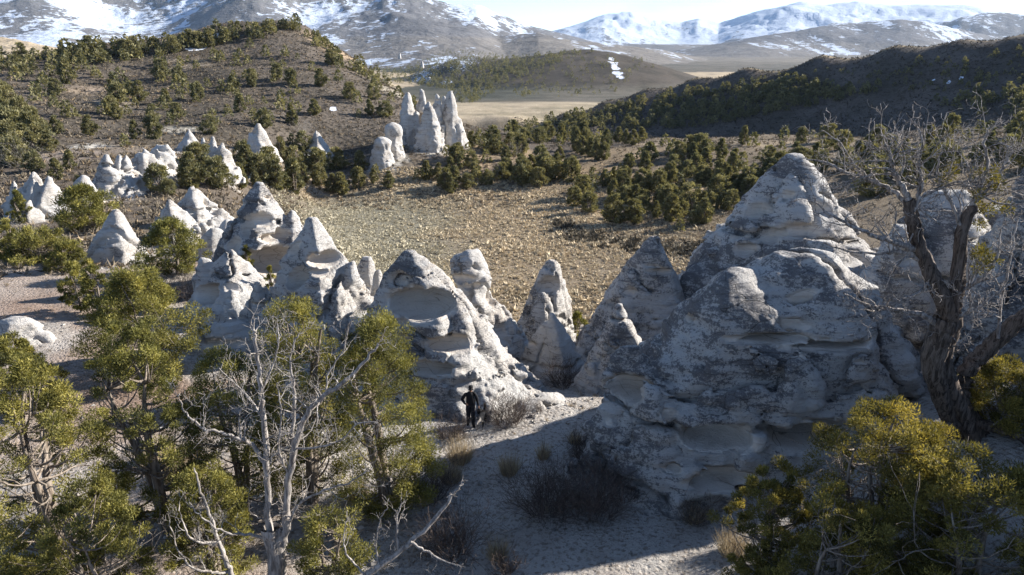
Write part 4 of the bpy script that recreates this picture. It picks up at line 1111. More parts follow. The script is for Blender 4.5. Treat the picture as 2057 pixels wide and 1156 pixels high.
o1([(880, 840, 70), (925, 865, 60), (690, 960, 90), (780, 990, 90), (870, 960, 70), (990, 1040, 100), (1075, 1090, 110), (1180, 1100, 100), (880, 1090, 80), (820, 1070, 70), (660, 1140, 100), (590, 1060, 90), (520, 1060, 100), (465, 1060, 60), (210, 1080, 80), (300, 1110, 90), (120, 1110, 110), (20, 1130, 100), (130, 1000, 100), (765, 910, 60), (1190, 980, 110), (1255, 995, 70), (1300, 950, 80), (1310, 1060, 90), (520, 870, 80), (640, 920, 60), (360, 910, 60), (720, 1000, 80), (760, 1110, 80), (960, 1060, 90), (1130, 1000, 80), (420, 820, 50)], 'spur', 680)
o1([(1370, 1070, 130), (1500, 1060, 70), (1380, 1150, 40), (1600, 1080, 60), (1660, 1020, 50), (1500, 1130, 70)], 'flat', 680)
o1([(1390, 105, 110), (1480, 140, 110), (1620, 205, 160), (1740, 200, 130), (1960, 190, 150), (2010, 245, 70), (1800, 100, 90), (1700, 90, 100), (1900, 90, 100)], 'flat', 680, 380)

def inside(poly, x, y):
    c = False; n = len(poly)
    for i in range(n):
        x0, y0 = poly[i]; x1, y1 = poly[(i + 1) % n]
        if (y0 > y) != (y1 > y) and x < (x1 - x0) * (y - y0) / (y1 - y0) + x0: c = not c
    return c
rz = random.Random(5)
def fill(poly, n, zone, hm, gap=0.0):
    xs = [p[0] for p in poly]; ys = [p[1] for p in poly]; k = 0; got = []
    while len(got) < n and k < n * 40:
        k += 1
        x, y = rz.uniform(min(xs), max(xs)), rz.uniform(min(ys), max(ys))
        if not inside(poly, x, y): continue
        if any(abs(x - a) < gap and abs(y - b) < gap * 0.5 for a, b, *_ in got): continue
        got.append((x, y, -hm * rz.uniform(0.55, 1.25), zone))       # negative: metres
    spots.extend(got)
fill([(-40, 130), (120, 112), (330, 88), (470, 62), (600, 50), (612, 62), (480, 84), (330, 112), (150, 140), (-40, 150)], 120, 'crest', 4.2, 5)
fill([(0, 150), (350, 115), (620, 75), (760, 180), (760, 250), (600, 250), (300, 250), (0, 250)], 50, 'slope', 3.8, 14)
fill([(560, 310), (760, 330), (820, 345), (700, 395), (500, 395), (400, 370), (380, 340), (480, 345)], 16, 'foot', 3.4, 16)
fill([(0, 215), (60, 235), (110, 320), (60, 345), (0, 345)], 16, 'foot', 4.5, 14)
fill([(610, 60), (700, 115), (800, 182), (860, 225), (845, 235), (780, 200), (640, 110)], 34, 'crest', 3.4, 6)
fill([(840, 330), (1000, 305), (1170, 350), (1120, 372), (900, 385)], 14, 'spur', 4.0, 16)
fill([(930, 275), (1000, 290), (1070, 315), (1000, 320), (950, 300)], 12, 'spur', 3.6, 9)
fill([(1140, 400), (1200, 365), (1300, 295), (1560, 282), (1620, 330), (1500, 420), (1400, 455), (1250, 425)], 84, 'bench', 3.6, 13)
fill([(1560, 275), (1800, 285), (2100, 250), (2100, 340), (1750, 400), (1600, 340)], 60, 'bench', 3.6, 13)
fill([(1000, 262), (1100, 262), (1290, 285), (1200, 330), (1150, 300), (1050, 290)], 42, 'draw', 4.2, 7)
fill([(1010, 258), (1200, 222), (1400, 182), (1600, 165), (1760, 185), (1650, 212), (1400, 258), (1250, 262), (1050, 264)], 420, 'ridge', 4.4, 3)
fill([(1400, 172), (1650, 140), (2100, 95), (2100, 165), (1900, 185), (1700, 190), (1560, 172)], 150, 'ridge', 2.2, 3)
fill([(1850, 200), (2100, 170), (2100, 240), (1960, 232)], 40, 'ridge', 4.0, 6)
fill([(985, 185), (1060, 150), (1150, 120), (1220, 112), (1280, 150), (1240, 185), (1150, 195), (1060, 198)], 190, 'far', 5.0, 2)
fill([(740, 120), (800, 140), (900, 100), (1040, 112), (1200, 104), (1150, 118), (1020, 165), (960, 195), (860, 175), (780, 165)], 900, 'far', 6.5, 1.5)
fill([(910, 190), (1000, 180), (960, 205), (925, 210)], 60, 'far', 5.0, 2)
fill([(1260, 115), (1330, 120), (1300, 150), (1270, 140)], 14, 'far', 5.0, 3)

cand = []
rz2 = random.Random(9)
rock_xy = [(c[0], c[1], s) for _, c, s in ROCKS]
for px, py, h, zone in spots:
    q = hit(px, py, 50.0)
    if q is None: continue
    if any(math.hypot(q[0] - a, q[1] - b) < s * 0.8 for a, b, s in rock_xy): continue
    slant = math.dist(q, (0, 0, CAMZ))
    H = -h if h < 0 else h * slant / FPX * 1.08
    if zone != 'far' and q[1] > 700: continue
    H = min(max(H, 1.2), 7.5)
    cand.append((H / slant * FPX, q, H, zone))
cand.sort(key=lambda t: -t[0])
ZL = {'slope': ('small juniper scattered on the brown slope of the left hill', 'junipers scattered on the left hill slope'),
      'crest': ('dark juniper in the belt along the left hill crest', 'junipers along the left hill crest'),
      'foot': ('juniper among the white tent rocks below the left hill', 'junipers below the left hill'),
      'spur': ('juniper on the sunlit spur below the pale hoodoos', 'junipers on the hoodoo spur'),
      'flat': ('large juniper at the right edge of the dry flat', 'junipers edging the dry flat'),
      'bench': ('juniper in the crowded stand right of the dry flat', 'juniper stand right of the flat'),
      'draw': ('dark juniper in the draw beneath the shaded ridge', 'junipers in the draw'),
      'ridge': ('dark juniper on the shaded face of the right ridge', 'junipers on the shaded ridge'),
      'far': ('tiny dark juniper on the butte across the valley', 'junipers on the far butte')}
MARKS = [(80, 390, 'the leftmost jagged tent rock'), (168, 372, 'the small white rock beside the leftmost tent rock'), (240, 350, 'the close pair of white tent rocks'), (325, 315, 'the two overlapping white fins'), (437, 310, 'the wide fluted tent rock'),
         (380, 280, 'the small cone behind the fluted rock'), (522, 278, 'the bell-shaped tent rock'), (638, 283, 'the smallest notched tent rock'), (790, 280, 'the short knobbly hoodoo'), (768, 305, 'the lowest hoodoo'), (835, 240, 'the left hoodoo'), (910, 240, 'the right hoodoo'),
         (400, 410, 'the pink-white sharp cone'), (521, 430, 'the dark craggy rock'), (232, 470, 'the lone blue-grey cone'), (1597, 340, 'the tall pitted peak'), (1313, 500, 'the tall banded cone'), (1396, 540, 'the small bright white cone')]
ORD = ['nearest', 'second nearest', 'third nearest', 'fourth nearest']
NTH = ['first', 'second', 'third', 'fourth', 'fifth', 'sixth', 'seventh', 'eighth', 'ninth', 'tenth', 'eleventh', 'twelfth']
N_IND = 268
picked = cand[:N_IND]
lab = {}
rel_ = {}
for i, (hp, q, H, zone) in enumerate(picked):
    x, y, _ = project(np.array(q)); y -= hp * 0.5
    m = min(MARKS, key=lambda m: math.hypot(m[0] - x, m[1] - y)); d = math.hypot(m[0] - x, m[1] - y)
    if d > 75: continue
    dx, dy = x - m[0], y - m[1]
    r = ('to the right of' if dx > 0 else 'to the left of') if abs(dx) > abs(dy) else ('below' if dy > 0 else 'above')
    rel_.setdefault((r, m[2]), []).append((d, i))
for (r, m), L_ in rel_.items():
    for k, (d, i) in enumerate(sorted(L_)[:4]): lab[i] = f'{ORD[k]} juniper {r} {m}' if len(L_) > 1 else f'juniper standing {r} {m}'
for zone, place in (('flat', 'edging the dry flat on its right side'), ('spur', 'on the sunlit spur below the hoodoos'), ('slope', 'on the brown left hill slope'), ('draw', 'in the draw beneath the shaded ridge')):
    L_ = sorted([(project(np.array(picked[i][1]))[0], i) for i in range(len(picked)) if picked[i][3] == zone and i not in lab])
    for k, (x, i) in enumerate(L_[:12]): lab[i] = f'{NTH[k]} juniper from the left {place}'
for k, (hp, q, H, zone) in enumerate(picked):
    w_, c_ = VARIANTS[rz2.randrange(len(VARIANTS))]
    s = H / 4.1
    sx = s * rz2.uniform(0.8, 1.15)
    plant('juniper_tree', lab.get(k, ZL[zone][0]), 'juniper', (q[0], q[1], q[2] - 0.05), w_, c_, M['bark'], M['leaf_far'], rz2.uniform(0, 6.28), (sx, sx, s), ZL[zone][1])
    TREES.append((q[0], q[1], H * 0.35))

# the rest of the woods reads as one mass
r_ = np.random.default_rng(77)
Vs, Ts = [], []
for hp, q, H, zone in cand[N_IND:]:
    n = 80 if hp > 9 else 42
    h = r_.random(n) ** 1.1; a = r_.uniform(0, 6.28, n)
    rad = H * 0.42 * (1 - h) ** 0.55 * np.sqrt(r_.uniform(0.3, 1, n)) * (1 + 0.25 * np.sin(3 * a + q[0]))
    c = np.stack([q[0] + rad * np.cos(a), q[1] + rad * np.sin(a), q[2] + (0.05 + 0.9 * h) * H], 1)
    d = np.stack([np.cos(a), np.sin(a), np.full(n, 0.6)], 1) + r_.normal(size=(n, 3)) * 0.6
    d /= np.linalg.norm(d, axis=1, keepdims=True)
    V, _ = blades(c, d, H * 0.19 * r_.uniform(0.7, 1.4, n), H * 0.20 * r_.uniform(0.7, 1.3, n), r_)
    Vs.append(V); Ts.append(np.repeat(np.clip(r_.normal(0.4, 0.16) + r_.normal(0, 0.15, n), 0, 1), 3))
V = np.concatenate(Vs)
me = mesh_from('far_junipers', V, np.arange(len(V)).reshape(-1, 3), False)
add_attr(me, 'tint', np.concatenate(Ts))
tag(obj('far_junipers', me, M['leaf_far']), 'mass of distant dark junipers on the ridge, butte and valley', 'woodland', None, 'stuff')

# ---------------------------------------------------------------- low growth nobody could count
def tufts(name, label, cat, xy, size, colr, nb, up=0.8, mat='sage', wide=0.28):
    n = len(xy); z = ground_z(xy[:, 0], xy[:, 1])
    rr = np.random.default_rng(len(xy))
    ci = np.repeat(np.arange(n), nb)
    a = rr.uniform(0, 6.28, n * nb); s = size[ci]
    off = rr.uniform(0, 0.38, n * nb) * s
    c = np.stack([xy[ci, 0] + off * np.cos(a), xy[ci, 1] + off * np.sin(a), z[ci] - 0.03 + rr.uniform(0, 0.25, n * nb) * s], 1)
    d = np.stack([np.cos(a) * 0.75, np.sin(a) * 0.75, np.full(n * nb, up)], 1) + rr.normal(size=(n * nb, 3)) * 0.35
    d[:, 2] = np.abs(d[:, 2]); d /= np.linalg.norm(d, axis=1, keepdims=True)
    V, F = blades(c, d, s * rr.uniform(0.5, 1.0, n * nb), s * wide * rr.uniform(0.6, 1.3, n * nb), rr)
    me = mesh_from(name, V, F, False)
    cc = colr[ci] * rr.uniform(0.75, 1.25, (n * nb, 1))
    add_attr(me, 'col', np.repeat(cc, 3, 0))
    return tag(obj(name, me, M[mat]), label, cat, None, 'stuff')

def scatter_polar(n, t0, t1, r0, r1, rg):
    t = rg.uniform(t0, t1, n); r = np.sqrt(rg.uniform(r0 ** 2, r1 ** 2, n))
    return np.stack([r * np.sin(t), r * np.cos(t)], 1)
def clear_of_rocks(xy, f=0.75):
    m = np.ones(len(xy), bool)
    for a, b, s in rock_xy: m &= np.hypot(xy[:, 0] - a, xy[:, 1] - b) > s * f
    return xy[m]

rg = np.random.default_rng(31)
xy = clear_of_rocks(scatter_polar(40000, -0.36, 0.30, 50, 138, rg))
bare = fbm(xy[:, 0] / 7, xy[:, 1] / 5, 0, 3, 65)
xy = xy[(bare > -0.22) | (rg.random(len(xy)) < 0.5)]
z = ground_z(xy[:, 0], xy[:, 1])
flat = (z < -4.5) & (np.hypot(xy[:, 0], xy[:, 1]) > 52)
xy = xy[flat]
green = smooth(-0.03, -0.17, np.arctan2(xy[:, 0], xy[:, 1]) + 0.05 * fbm(xy[:, 0] / 9, xy[:, 1] / 9, 0, 3, 61)) * smooth(128, 116, np.hypot(xy[:, 0], xy[:, 1]))
g2 = np.clip(green + 0.35 * (rg.random(len(xy)) < 0.22), 0, 1)[:, None]
dk = (np.clip(fbm(xy[:, 0] / 14, xy[:, 1] / 14, 0, 3, 63) - 0.15, 0, 1) * 1.2)[:, None]
colr = np.array((0.555, 0.455, 0.31)) * (1 - g2) + np.array((0.46, 0.41, 0.295)) * g2
colr = colr * (1 - 0.45 * dk)
tufts('dry_flat_grass', 'tan bunchgrass and grey-green sagebrush covering the dry flat', 'grass', xy, rg.uniform(0.2, 0.4, len(xy)) * (1 + 0.8 * (rg.random(len(xy)) < 0.12)) * (1 + 0.35 * fbm(xy[:, 0] / 10, xy[:, 1] / 10, 0, 2, 66)), colr, 8, 0.7, 'sage', 0.45)

xy = np.concatenate([scatter_polar(15000, -0.72, 0.02, 118, 300, rg), scatter_polar(4500, 0.05, 0.70, 90, 230, rg), scatter_polar(3000, -0.75, -0.3, 55, 120, rg)])
xy = clear_of_rocks(xy)
colr = np.array((0.150, 0.125, 0.092)) * rg.uniform(0.7, 1.5, (len(xy), 1)) + np.array((0.10, 0.06, 0.02)) * (rg.random((len(xy), 1)) < 0.22)
tufts('hillside_scrub', 'low brown scrub and dry grass dotted over the hillsides', 'scrub', xy, rg.uniform(0.35, 0.85, len(xy)), colr, 7)
xy = scatter_polar(14000, 0.0, 0.72, 270, 480, rg)
tufts('ridge_scrub', 'dark low scrub over the shaded ridge', 'scrub', xy, rg.uniform(0.7, 1.5, len(xy)), np.array((0.085, 0.075, 0.06)) * rg.uniform(0.6, 1.4, (len(xy), 1)), 5)

xy = np.concatenate([scatter_polar(900, -0.75, 0.55, 13, 30, rg), scatter_polar(1700, -0.75, -0.18, 24, 58, rg)])
dn = fbm(xy[:, 0] / 2.5, xy[:, 1] / 2.5, 0, 3, 71)
xy = xy[dn > -0.05]
xy = clear_of_rocks(xy, 0.7)
tufts('sparse_dry_grass', 'sparse dry grass and litter on the dusty ground', 'grass', xy, rg.uniform(0.10, 0.34, len(xy)), np.array((0.30, 0.235, 0.155)) * rg.uniform(0.45, 1.35, (len(xy), 1)), 16, 0.9, 'sage', 0.07)

# dark brush along the little wash that bounds the flat on the right
pts = []
for (x0, y0), (x1, y1) in zip([(1110, 445), (1150, 468), (1210, 485), (1300, 498), (1380, 505)], [(1150, 468), (1210, 485), (1300, 498), (1380, 505), (1450, 500)]):
    for _ in range(70):
        t = rg.random(); q = hit(x0 + (x1 - x0) * t + rg.normal() * 7, y0 + (y1 - y0) * t + rg.normal() * 7, 55.0)
        if q is not None: pts.append(q[:2])
xy = np.array(pts)
tufts('wash_brush', 'dark brush lining the small wash at the right of the dry flat', 'brush', xy, rg.uniform(0.4, 1.0, len(xy)), np.array((0.11, 0.095, 0.07)) * rg.uniform(0.6, 1.4, (len(xy), 1)), 14)
# pebbles and rubble on the dust, thicker round the feet of the rocks
xy = scatter_polar(2600, -0.7, 0.6, 14, 42, rg)
for o_, c_, s_ in ROCKS[:24]:
    a_ = rg.uniform(0, 6.28, 60); d_ = s_ * rg.uniform(0.75, 1.25, 60)
    xy = np.concatenate([xy, np.stack([c_[0] + np.cos(a_) * d_, c_[1] + np.sin(a_) * d_], 1)])
z = ground_z(xy[:, 0], xy[:, 1]); n = len(xy); s_ = 0.018 + 0.11 * rg.random(n) ** 4
O = np.array([(1, 0, 0), (-1, 0, 0), (0, 1, 0), (0, -1, 0), (0, 0, 1), (0, 0, -1)], float)
FO = np.array([(0, 2, 4), (2, 1, 4), (1, 3, 4), (3, 0, 4), (2, 0, 5), (1, 2, 5), (3, 1, 5), (0, 3, 5)])
V = O[None] * rg.uniform(0.6, 1.3, (n, 6, 1)) * s_[:, None, None] * np.array((1, 1, 0.7)) + rg.normal(size=(n, 6, 3)) * s_[:, None, None] * 0.2 + np.stack([xy[:, 0], xy[:, 1], z + s_ * 0.2], 1)[:, None]
me = mesh_from('pebbles', V.reshape(-1, 3), (FO[None] + 6 * np.arange(n)[:, None, None]).reshape(-1, 3), False)
cc = np.array((0.42, 0.39, 0.355)) * rg.uniform(0.45, 1.2, (n, 1)); add_attr(me, 'col', np.repeat(cc, 6, 0))
tag(obj('pebbles', me, M['sage']), 'pebbles and rubble strewn on the dusty ground', 'pebbles', None, 'stuff')

# ---------------------------------------------------------------- bare dead trees, limbs traced and then branched
def limb(tb, px_pts, Y, r0, r1, sides=8, flute=0.0, seed=0, sub=6):
    """px_pts: (px, py[, dY]) -> smooth tube; returns its points and radii"""
    K = np.array([P(p[0], p[1], Y + (p[2] if len(p) > 2 else 0)) for p in px_pts])
    m = len(K); t = np.linspace(0, m - 1, (m - 1) * sub + 1)
    out = []
    for x in t:
        i = min(int(x), m - 2); f = x - i
        p0, p1, p2, p3 = K[max(i - 1, 0)], K[i], K[i + 1], K[min(i + 2, m - 1)]
        out.append(0.5 * ((2 * p1) + (-p0 + p2) * f + (2 * p0 - 5 * p1 + 4 * p2 - p3) * f * f + (-p0 + 3 * p1 - 3 * p2 + p3) * f ** 3))
    out = np.array(out); rg_ = np.random.default_rng(seed + 9)
    out[1:-1] += rg_.normal(size=(len(out) - 2, 3)) * min(r0, 0.05) * 0.35
    rad = r0 + (r1 - r0) * np.linspace(0, 1, len(out)) ** 0.8
    tb.add(out, rad, sides, flute, 2.2 if flute else 0, seed)
    return out, rad, tb

def sprout(tb, r_, pts, rad, n, length, depth=2, up=0.5, start=0.2, side_bias=None, **kw):
    m = len(pts)
    for _ in range(n):
        k = int(r_.integers(int(m * start), m)); k = min(max(k, 1), m - 1)
        t = unit(pts[k] - pts[k - 1]); s = unit(np.cross(t, r_.normal(size=3)))
        d = unit(t * 0.45 + s * 0.9 + np.array([0, 0, up * 0.5]))
        f = 1 - 0.5 * k / m
        grow(tb, r_, pts[k], d, length * r_.uniform(0.5, 1.15) * f, max(min(rad[k] * 0.55, length * 0.022), 0.005), depth, up, 0.42, **kw)

BR = []
def B():
    BR.append(Tubes()); return BR[-1]
def twigs_on(S, r_, trunk, counts, lengths, *a, **k):
    for (p, rr, t_), n, ln in zip(S, counts, lengths):
        for _ in range(n): sprout(B() if t_ is trunk else t_, r_, p, rr, 1, ln, *a, **k)
def finish(root, o, woodmat, trunk, branchmat):
    obj('trunk', rel(trunk.mesh('trunk'), o), woodmat, root)
    for t_ in BR: obj('branch', rel(t_.mesh('branch'), o), branchmat, root)
    BR.clear()
def rel(me, o):
    co = np.empty(len(me.vertices) * 3, np.float32); me.vertices.foreach_get('co', co)
    co = co.reshape(-1, 3) - np.array(o, np.float32); me.vertices.foreach_set('co', co.ravel()); me.update()
    return me

# the old tree on the right: dark shreddy trunk, grey twigs, a few green sprays
r_ = np.random.default_rng(301)
YR = 17.4
base_pt = P(1935, 858, YR); base_pt[2] = ground_z(base_pt[0], base_pt[1])
tr = Tubes()
limb(tr, [(1962, 905), (1932, 850), (1900, 785), (1880, 725), (1893, 670), (1905, 632)], YR, 0.446, 0.288, 30, 0.30, 1, 8)
limb(tr, [(1895, 690), (1912, 640), (1885, 585), (1860, 530), (1842, 480), (1831, 440), (1826, 402)], YR, 0.259, 0.122, 18, 0.28, 2)
limb(tr, [(1885, 700), (1905, 650), (1917, 600), (1926, 535), (1933, 468), (1953, 414)], YR, 0.245, 0.108, 18, 0.28, 3)
limb(tr, [(1925, 800, 0.2), (1945, 742, 0.2), (1975, 708, 0.2), (2010, 676, 0.1), (2057, 636), (2115, 596), (2170, 540)], YR, 0.245, 0.144, 16, 0.26, 4)
limb(tr, [(1940, 850, -0.1), (1985, 858, -0.4), (2030, 870, -0.7), (2080, 905, -0.9)], YR, 0.187, 0.072, 12, 0.25, 5)
limb(tr, [(1925, 850, -0.1), (1900, 870, -0.5), (1880, 900, -0.8)], YR, 0.202, 0.086, 12, 0.25, 6)
L = []
L.append(limb(B(), [(1826, 402), (1812, 372), (1790, 335), (1786, 300), (1770, 268)], YR, 0.084, 0.016, 8, 0.15, 7))
L.append(limb(B(), [(1831, 430), (1850, 385), (1846, 330), (1852, 285), (1840, 250)], YR, 0.073, 0.016, 8, 0.15, 8))
L.append(limb(B(), [(1953, 414), (1967, 380), (1984, 325), (1975, 285), (1990, 255)], YR, 0.079, 0.016, 8, 0.15, 9))
L.append(limb(B(), [(1935, 460), (1905, 400), (1885, 345), (1893, 300)], YR, 0.056, 0.016, 7, 0.1, 10))
L.append(limb(B(), [(1953, 414), (1990, 370), (2020, 330), (2035, 290)], YR, 0.056, 0.016, 7, 0.1, 11))
L.append(limb(B(), [(1895, 660), (1851, 634), (1783, 619), (1749, 614), (1694, 590)], YR, 0.090, 0.020, 8, 0.15, 12))
L.append(limb(B(), [(1848, 520), (1815, 506), (1770, 510), (1715, 508), (1653, 488)], YR, 0.073, 0.016, 8, 0.15, 13))
L.append(limb(B(), [(1838, 500), (1800, 488, -0.3), (1766, 478, -0.5), (1715, 456, -0.6), (1664, 428, -0.6), (1632, 398, -0.6)], YR, 0.090, 0.016, 8, 0.15, 14))
L.append(limb(B(), [(1828, 420), (1795, 385, 0.4), (1750, 362, 0.6), (1700, 345, 0.7), (1655, 325, 0.8), (1612, 318, 0.9)], YR, 0.073, 0.016, 8, 0.15, 15))
L.append(limb(B(), [(1750, 362, 0.6), (1715, 330, 0.6), (1690, 290, 0.6), (1650, 262, 0.6)], YR, 0.034, 0.010, 6, 0, 16))
L.append(limb(B(), [(1872, 560), (1840, 590, -0.5), (1815, 600, -0.8), (1795, 622, -0.9)], YR, 0.045, 0.012, 6, 0, 17))
L.append(limb(B(), [(1925, 590), (1970, 560, -0.4), (2000, 520, -0.6), (2010, 460, -0.8)], YR, 0.056, 0.016, 6, 0, 18))
L.append(limb(B(), [(1910, 640), (1955, 625, -0.5), (1990, 600, -0.6), (2040, 560, -0.7)], YR, 0.056, 0.016, 6, 0, 19))
L.append(limb(B(), [(2005, 680), (2012, 600, 0.2), (2030, 520, 0.2), (2045, 440, 0.2)], YR, 0.051, 0.016, 6, 0, 20))
L.append(limb(B(), [(1900, 700), (1930, 690, -0.5), (1955, 650, -0.8), (1950, 610, -0.9)], YR, 0.034, 0.010, 6, 0, 21))
L.append(limb(B(), [(1990, 858, -0.5), (2030, 835, -0.6), (2075, 840, -0.6)], YR, 0.028, 0.012, 5, 0, 22))
twigs_on(L, r_, tr, [14] * 5 + [11] * 4 + [9] * 20, [1.4] * 9 + [1.1] * 20, 2, 0.30, 0.10, nchild=(2, 5), spread=0.7, curl=1.0, minrad=0.006)
told = thing('dead_juniper', 'old twisted juniper with dark shreddy trunk and bare grey branches at right', 'tree', base_pt)
finish(told, base_pt, M['darkdead'], tr, M['deadgrey'])
cl = []
for px, py, w, n in [(1985, 400, 50, 9), (2000, 360, 34, 4), (1978, 515, 44, 7), (1910, 345, 24, 3)]:
    for _ in range(n):
        q = P(px + r_.normal() * w * 0.4, py + r_.normal() * w * 0.4, YR + r_.normal() * 0.4); cl.append(q)
cl = np.array(cl); nt = 90; n = len(cl) * nt; ci = np.repeat(np.arange(len(cl)), nt)
v = r_.normal(size=(n, 3)); v /= np.linalg.norm(v, axis=1, keepdims=True)
cen = cl[ci] + v * (0.17 * r_.random(n) ** 0.5)[:, None]; d = v + np.array([0, 0, 0.4]) + r_.normal(size=(n, 3)) * 0.4; d /= np.linalg.norm(d, axis=1, keepdims=True)
V, F = blades(cen, d, 0.08 * r_.uniform(0.7, 1.4, n), 0.035 * r_.uniform(0.7, 1.3, n), r_)
me = mesh_from('crown', V - base_pt, F, False); add_attr(me, 'tint', np.repeat(np.clip(r_.normal(0.35, 0.18, n), 0, 1), 3))
obj('crown', me, M['leaf_gold'], told)

# the bare tree in the lower left foreground
r_ = np.random.default_rng(302)
YL = 13.9
b2 = P(556, 1215, YL); b2[2] = ground_z(b2[0], b2[1])
tr = Tubes()
limb(tr, [(b2[0] * 0 + 556, 1330), (556, 1215), (556, 1150), (552, 1090), (545, 1060)], YL, 0.199, 0.200, 22, 0.28, 1)
S = []
S.append(limb(tr, [(550, 1120), (541, 1060), (538, 1000), (535, 898), (528, 830), (521, 762), (514, 690), (508, 660)], YL, 0.100, 0.025, 12, 0.2, 2))
S.append(limb(tr, [(560, 1130), (574, 1065), (580, 966), (596, 881), (624, 823), (682, 772), (722, 738), (760, 690)], YL, 0.111, 0.020, 12, 0.2, 3))
S.append(limb(tr, [(585, 930, 0.2), (588, 860, 0.3), (590, 780, 0.4), (582, 720, 0.5), (600, 670, 0.5)], YL, 0.053, 0.015, 8, 0.15, 4))
S.append(limb(B(), [(538, 935), (500, 890, -0.2), (477, 881, -0.3), (430, 866, -0.5), (409, 862, -0.6), (375, 830, -0.7), (361, 806, -0.7)], YL, 0.050, 0.015, 8, 0.1, 5))
S.append(limb(B(), [(545, 1085), (500, 1075, -0.3), (450, 1068, -0.6), (405, 1040, -0.8), (380, 1010, -0.9)], YL, 0.041, 0.012, 7, 0.1, 6))
S.append(limb(B(), [(575, 1060), (600, 1015, -0.2), (640, 990, -0.4), (700, 970, -0.5), (740, 940, -0.5)], YL, 0.041, 0.012, 7, 0, 7))
S.append(limb(B(), [(624, 823), (650, 800, 0.3), (660, 750, 0.5), (690, 700, 0.6), (700, 650, 0.6)], YL, 0.035, 0.012, 7, 0, 8))
S.append(limb(B(), [(532, 850), (500, 800, 0.3), (470, 770, 0.4), (440, 740, 0.5)], YL, 0.029, 0.012, 6, 0, 9))
S.append(limb(B(), [(524, 790), (545, 740, 0.2), (560, 690, 0.2), (556, 650, 0.2)], YL, 0.029, 0.012, 6, 0, 10))
S.append(limb(B(), [(582, 960), (560, 900, -0.3), (566, 830, -0.5), (556, 770, -0.6)], YL, 0.029, 0.012, 6, 0, 11))
S.append(limb(B(), [(590, 900), (640, 900, -0.3), (690, 880, -0.5), (720, 850, -0.6), (760, 850, -0.6)], YL, 0.029, 0.012, 6, 0, 12))
twigs_on(S, r_, tr, [18] * 3 + [11] * 20, [0.9] * 30, 2, 0.35, 0.12, nchild=(2, 4), spread=0.8, curl=0.8)
tL = thing('dead_juniper', 'bare silver-grey dead tree in the lower left foreground', 'tree', b2)
finish(tL, b2, M['dead'], tr, M['dead'])

# a smaller dead stem beside it
r_ = np.random.default_rng(303)
b3 = P(470, 1180, 14.2); b3[2] = ground_z(b3[0], b3[1])
tr = Tubes()
S = [limb(tr, [(480, 1330), (472, 1180), (455, 1130), (440, 1090), (428, 1050), (405, 990), (390, 940)], 14.2, 0.09, 0.015, 10, 0.2, 1),
     limb(B(), [(440, 1090), (400, 1090, -0.3), (370, 1060, -0.5), (360, 1010, -0.5)], 14.2, 0.05, 0.01, 6, 0, 2),
     limb(B(), [(462, 1150), (420, 1150, -0.3), (380, 1135, -0.5), (350, 1090, -0.5), (340, 1040, -0.6)], 14.2, 0.05, 0.01, 6, 0, 3)]
twigs_on(S, r_, tr, [9] * 9, [0.6] * 9, 2, 0.45, 0.2, nchild=(2, 4))
t3 = thing('dead_juniper', 'thin crooked dead stem at the bottom edge left of the bare tree', 'tree', b3)
finish(t3, b3, M['dead'], tr, M['dead'])

# the dead limb that leans over the path
r_ = np.random.default_rng(304)
b4 = P(640, 1290, 13.3); b4[2] = ground_z(b4[0], b4[1])
tr = Tubes()
S = [limb(tr, [(628, 1330), (668, 1230), (738, 1156, 0.2), (806, 1103, 0.5), (871, 1045, 0.8), (912, 993, 1.0), (930, 972, 1.1)], 13.3, 0.12, 0.02, 10, 0.15, 1),
     limb(B(), [(800, 1108, 0.5), (797, 1060, 0.5), (803, 1020, 0.6), (812, 1008, 0.6)], 13.3, 0.035, 0.01, 6, 0, 2),
     limb(B(), [(825, 1090, 0.5), (860, 1110, 0.4), (900, 1130, 0.3), (935, 1140, 0.2)], 13.3, 0.04, 0.01, 6, 0, 3),
     limb(B(), [(760, 1140, 0.3), (755, 1090, 0.3), (765, 1040, 0.3), (780, 1020, 0.3)], 13.3, 0.03, 0.01, 6, 0, 4),
     limb(B(), [(738, 1158, 0.2), (700, 1120, 0.2), (690, 1080, 0.2), (697, 1040, 0.2)], 13.3, 0.03, 0.01, 6, 0, 5)]
twigs_on(S, r_, tr, [7] * 9, [0.5] * 9, 2, 0.35, 0.25, nchild=(1, 3))
t4 = thing('dead_branch', 'silver dead limb leaning over the path at the bottom', 'branch', b4)
finish(t4, b4, M['dead'], tr, M['dead'])

